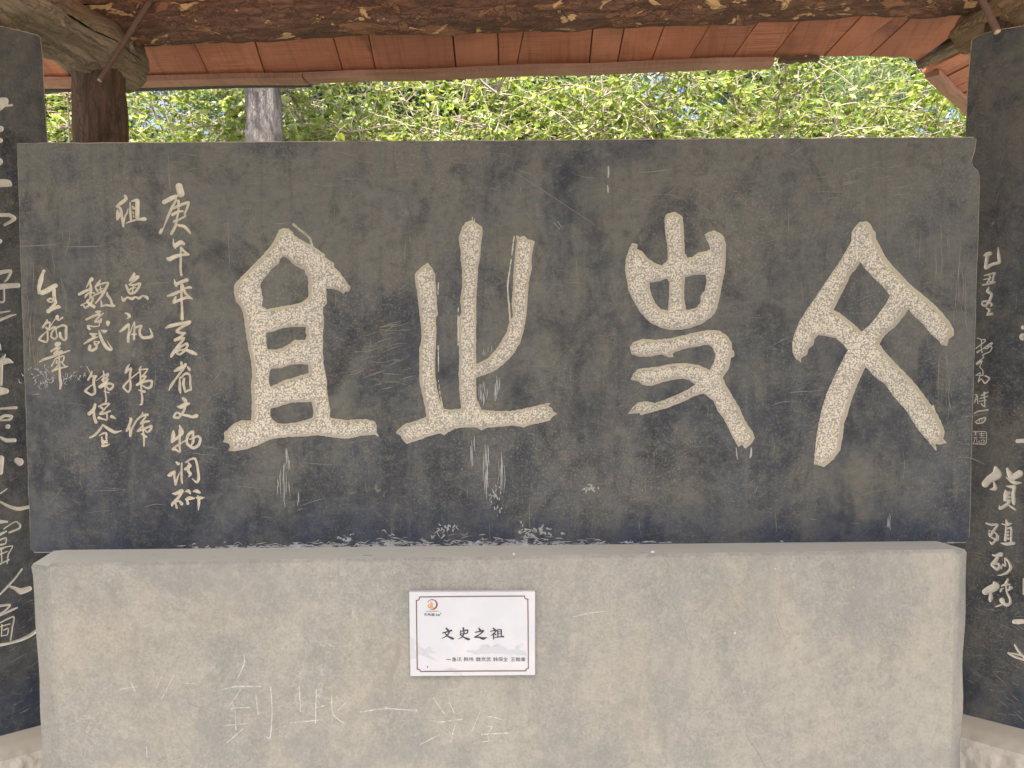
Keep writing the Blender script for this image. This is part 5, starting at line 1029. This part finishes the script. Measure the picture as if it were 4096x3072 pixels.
def leaves(pos, dirs, size, rg, wid=0.62, roll=None):
    """folded pointed-oval blades: 7 points, 6 faces each"""
    n = len(pos); d = dirs / (np.linalg.norm(dirs, axis=1)[:, None] + 1e-9)
    u = np.cross(d, rg.normal(0, 1, (n, 3))); u /= np.linalg.norm(u, axis=1)[:, None] + 1e-9; w_ = np.cross(d, u)
    s = size[:, None]; f = 0.16
    pts = [pos, pos + s * (0.30 * d + wid * 0.46 * u + f * 0.8 * w_), pos + s * (0.66 * d + wid * 0.40 * u + f * 0.5 * w_), pos + s * (1.0 * d - 0.10 * w_), pos + s * (0.66 * d - wid * 0.40 * u + f * 0.5 * w_), pos + s * (0.30 * d - wid * 0.46 * u + f * 0.8 * w_), pos + s * 0.5 * d]
    V = np.stack(pts, 1).reshape(-1, 3); b = np.arange(n)[:, None, None] * 7
    T = (np.array([[0, 1, 6], [1, 2, 6], [2, 3, 6], [3, 4, 6], [4, 5, 6], [5, 0, 6]])[None] + b).reshape(-1, 3)
    return V, T
def shrub(x, y, h, spread, stems, label, seed, ntw=150, zmin=1.7, lsize=0.045):
    rg = np.random.default_rng(seed); z0 = gz(y); paths = []; P = []; Dr = []; Sz = []
    mains = []
    for i in range(stems):
        a_ = rg.uniform(0, 6.28); lean = rg.uniform(0.15, 1.0) * spread; k = 14; t = np.linspace(0, 1, k)
        tip = np.array([math.cos(a_) * lean, math.sin(a_) * lean * 0.7, h * rg.uniform(0.75, 1.05)])
        p = np.stack([x + rg.normal(0, 0.12) + tip[0] * t ** 1.5, y + rg.normal(0, 0.1) + tip[1] * t ** 1.5, z0 + tip[2] * (t ** 0.85)], 1)
        p += np.cumsum(rg.normal(0, 0.014, (k, 3)), 0); mains.append(p); paths.append((p, np.interp(t, [0, 1], [rg.uniform(0.014, 0.028), 0.004])))
    for i in range(ntw):
        m = mains[rg.integers(len(mains))]; j = rg.integers(3, len(m)); b = m[j]
        if b[2] < zmin - 0.4: continue
        L = rg.uniform(0.35, 0.95); a_ = rg.uniform(0, 6.28); el = rg.uniform(-0.1, 0.95); k = 9; t = np.linspace(0, 1, k)
        d = np.array([math.cos(a_) * math.cos(el), math.sin(a_) * math.cos(el), math.sin(el)]); droop = rg.uniform(0.1, 0.75)
        p = b + d * (L * t)[:, None] - np.array([0, 0, 1]) * (droop * L * t ** 2)[:, None] + np.cumsum(rg.normal(0, 0.008, (k, 3)), 0)
        paths.append((p, np.interp(t, [0, 1], [0.0050, 0.0014])))
        nl = int(L / 0.022); tt = rg.uniform(0.12, 1, nl); q = np.stack([np.interp(tt, t, p[:, c]) for c in range(3)], 1)
        side = rg.normal(0, 1, (nl, 3)); side[:, 2] = side[:, 2] * 0.5 - 0.75
        P.append(q); Dr.append(side + d * 0.5); Sz.append(lsize * rg.uniform(0.6, 1.0, nl) * (1 + 0.7 * (rg.random(nl) > 0.75)))
    for i in range(26):
        m = mains[rg.integers(len(mains))]; b = m[rg.integers(4, len(m))]; L = rg.uniform(0.7, 1.5); a_ = rg.uniform(0, 6.28); el = rg.uniform(0.1, 1.2); k = 12; t = np.linspace(0, 1, k)
        d = np.array([math.cos(a_) * math.cos(el), math.sin(a_) * math.cos(el) * 0.6 - 0.1, math.sin(el)])
        p = b + d * (L * t)[:, None] - np.array([0, 0, 1]) * (rg.uniform(0, 0.9) * L * t ** 2)[:, None] + np.cumsum(rg.normal(0, 0.010, (k, 3)), 0); paths.append((p, np.interp(t, [0, 1], [rg.uniform(0.005, 0.011), 0.002])))
    t_ = thing('shrub', (x, y, z0), label, 'shrub', 'leafy shrubs behind the tablet')
    V, T = tubes(paths, 5); link('stems', tris_mesh('stems', V, T, True), M_TWIG, t_)
    P = np.vstack(P); V, T = leaves(P, np.vstack(Dr), np.concatenate(Sz), rg); o = link('leaves', tris_mesh('leaves', V, T), M_LEAF, t_); o['kind'] = 'stuff'
    return t_
def conifer(x, y, h, rad, label, seed, n=2600, trunk=0.11, z_lo=0.12, lean=(0, 0), name='conifer_tree', mt=None, dens=9):
    rg = np.random.default_rng(seed); z0 = gz(y); t_ = thing(name, (x, y, z0), label, 'tree', None)
    k = 26; t = np.linspace(0, 1, k); p = np.stack([x + lean[0] * t + 0.03 * np.sin(4 * t), y + lean[1] * t, z0 + h * t], 1)
    if mt is None:
        V, T = tubes([(p, np.interp(t, [0, 1], [trunk, 0.02]))], 12); link('trunk', tris_mesh('trunk', V, T, True), M_TRUNK, t_)
    else: mt(t_)
    limbs = []; bases = []
    for i in range(150):
        s = rg.uniform(z_lo, 0.98); a_ = rg.uniform(0, 6.28); L = rad * (1.08 - s) ** 0.6 * rg.uniform(0.6, 1.1); q = np.linspace(0, 1, 7)
        c = np.array([np.interp(s, t, p[:, i_]) for i_ in range(3)]); d = np.array([math.cos(a_), math.sin(a_), rg.uniform(0.0, 0.6)])
        b = c + d * (L * q)[:, None] + np.array([0, 0, -0.15]) * (L * q ** 2)[:, None]; limbs.append((b, np.interp(q, [0, 1], [0.022, 0.004]))); bases.append(b)
    V, T = tubes(limbs, 5); link('limbs', tris_mesh('limbs', V, T, True), M_TWIG, t_)
    B = np.stack(bases); ii = rg.integers(0, len(B), n); jj = rg.uniform(1.2, 6, n); j0 = np.clip(jj.astype(int), 0, 5); f = (jj - j0)[:, None]
    cen = B[ii, j0] * (1 - f) + B[ii, np.minimum(j0 + 1, 6)] * f + rg.normal(0, 0.13, (n, 3)); axis = rg.normal(0, 0.7, (n, 3)) + np.array([0, 0, 0.25]); axis /= np.linalg.norm(axis, axis=1)[:, None]
    cen = np.repeat(cen, dens, 0); ax = np.repeat(axis, dens, 0) + rg.normal(0, 0.5, (n * dens, 3)); ax /= np.linalg.norm(ax, axis=1)[:, None]
    m = len(cen); L = rg.uniform(0.06, 0.17, m)[:, None]; u = np.cross(ax, rg.normal(0, 1, (m, 3))); u /= np.linalg.norm(u, axis=1)[:, None]; st = cen + rg.normal(0, 0.035, (m, 3))
    V = np.stack([st - u * 0.011, st + u * 0.011, st + ax * L], 1).reshape(-1, 3); T = np.arange(m * 3).reshape(-1, 3)
    o = link('crown', tris_mesh('crown', V, T), M_NEED, t_); o['kind'] = 'stuff'
    return t_
SH = [(-3.3, 3.5, 3.0, 1.0, 9, 'leafy shrub with thin stems filling the gap between the stele and the log post'),
      (-1.95, 3.3, 2.8, 0.9, 9, 'light green shrub between the log post and the grey tree trunk'),
      (-0.45, 3.2, 3.1, 1.1, 11, 'pale twiggy shrub just beside the grey tree trunk, arching over the tablet'),
      (0.85, 3.1, 2.9, 1.0, 11, 'dense bright green shrub above the third seal character from the signature'),
      (1.9, 3.3, 3.2, 1.1, 10, 'bright shrub with a forked stem near the end of the eave batten'),
      (3.2, 3.2, 3.0, 1.1, 10, 'open leafy shrub with bare arching twigs next to the roof valley'),
      (0.2, 4.6, 3.2, 1.3, 10, 'shrub standing in the second row behind the pale twiggy shrub'),
      (-2.6, 4.6, 3.2, 1.3, 10, 'shrub in the second row behind the log post'),
      (2.9, 4.7, 3.0, 1.3, 9, 'shrub in the second row behind the open leafy shrub')]
SH += [(-5.0, 3.6, 2.8, 1.2, 10, 'shrub beyond the flowing-script stele, on the open slope'), (4.9, 3.6, 2.8, 1.2, 10, 'shrub beyond the square-seal stele, on the open slope')]
SHRUBS = [shrub(x, y + 0.4, h + 0.45, sp, n, lab, 100 + i, ntw=560 if i < 6 else 420) for i, (x, y, h, sp, n, lab) in enumerate(SH)]
tc = on_y(1066, 575, 2.45); tt_ = on_y(1050, 345, 2.45)
lx = (tt_[0] - tc[0]) / (tt_[2] - tc[2])
def grey_trunk(par):
    z0 = gz(2.45); xb = tc[0] - lx * (tc[2] - z0)
    log('trunk', (xb, 2.45, z0 - 0.05), (xb + lx * 7.0, 2.45, z0 + 7.0), 0.112, 0.07, [M_TRUNK, M_CUT], seg=40, rings=160, bulge=0.016, seed=71, knots=14, parent=par)
conifer(tc[0] - lx * 2.2, 2.45, 7.0, 1.5, 'tree with a straight grey furrowed trunk rising between the tablet and the eave', 300, n=1500, z_lo=0.62, lean=(lx * 7, 0), mt=grey_trunk)
CO = [(-5.2, 6.6, 6.5, 1.9, 'dark green conifer behind the stele with large flowing script'), (-3.0, 7.6, 7.0, 2.0, 'tall dark conifer beyond the log post'), (-0.9, 7.0, 6.5, 1.9, 'dense conifer beyond the grey trunk'),
      (1.0, 8.2, 7.0, 2.0, 'tall conifer standing behind the dense bright green shrub'), (2.9, 7.0, 6.0, 1.9, 'conifer with open sprays behind the forked shrub'), (-2.0, 5.9, 5.6, 1.6, 'smaller conifer close behind the shrubs between the post and the grey trunk'), (0.5, 5.9, 5.6, 1.6, 'smaller conifer close behind the pale twiggy shrub'), (5.1, 8.6, 6.0, 1.9, 'thin conifer beyond the roof valley with sky showing through')]
CO += [(-7.6, 5.2, 6.0, 1.9, 'conifer standing farther along the slope past the flowing-script stele'), (7.2, 5.6, 6.0, 1.9, 'conifer standing farther along the slope past the square-seal stele')]
for i, (x, y, h, r_, lab) in enumerate(CO): conifer(x, y, h, r_, lab, 400 + i, n=9000 if i < 5 else 5500)
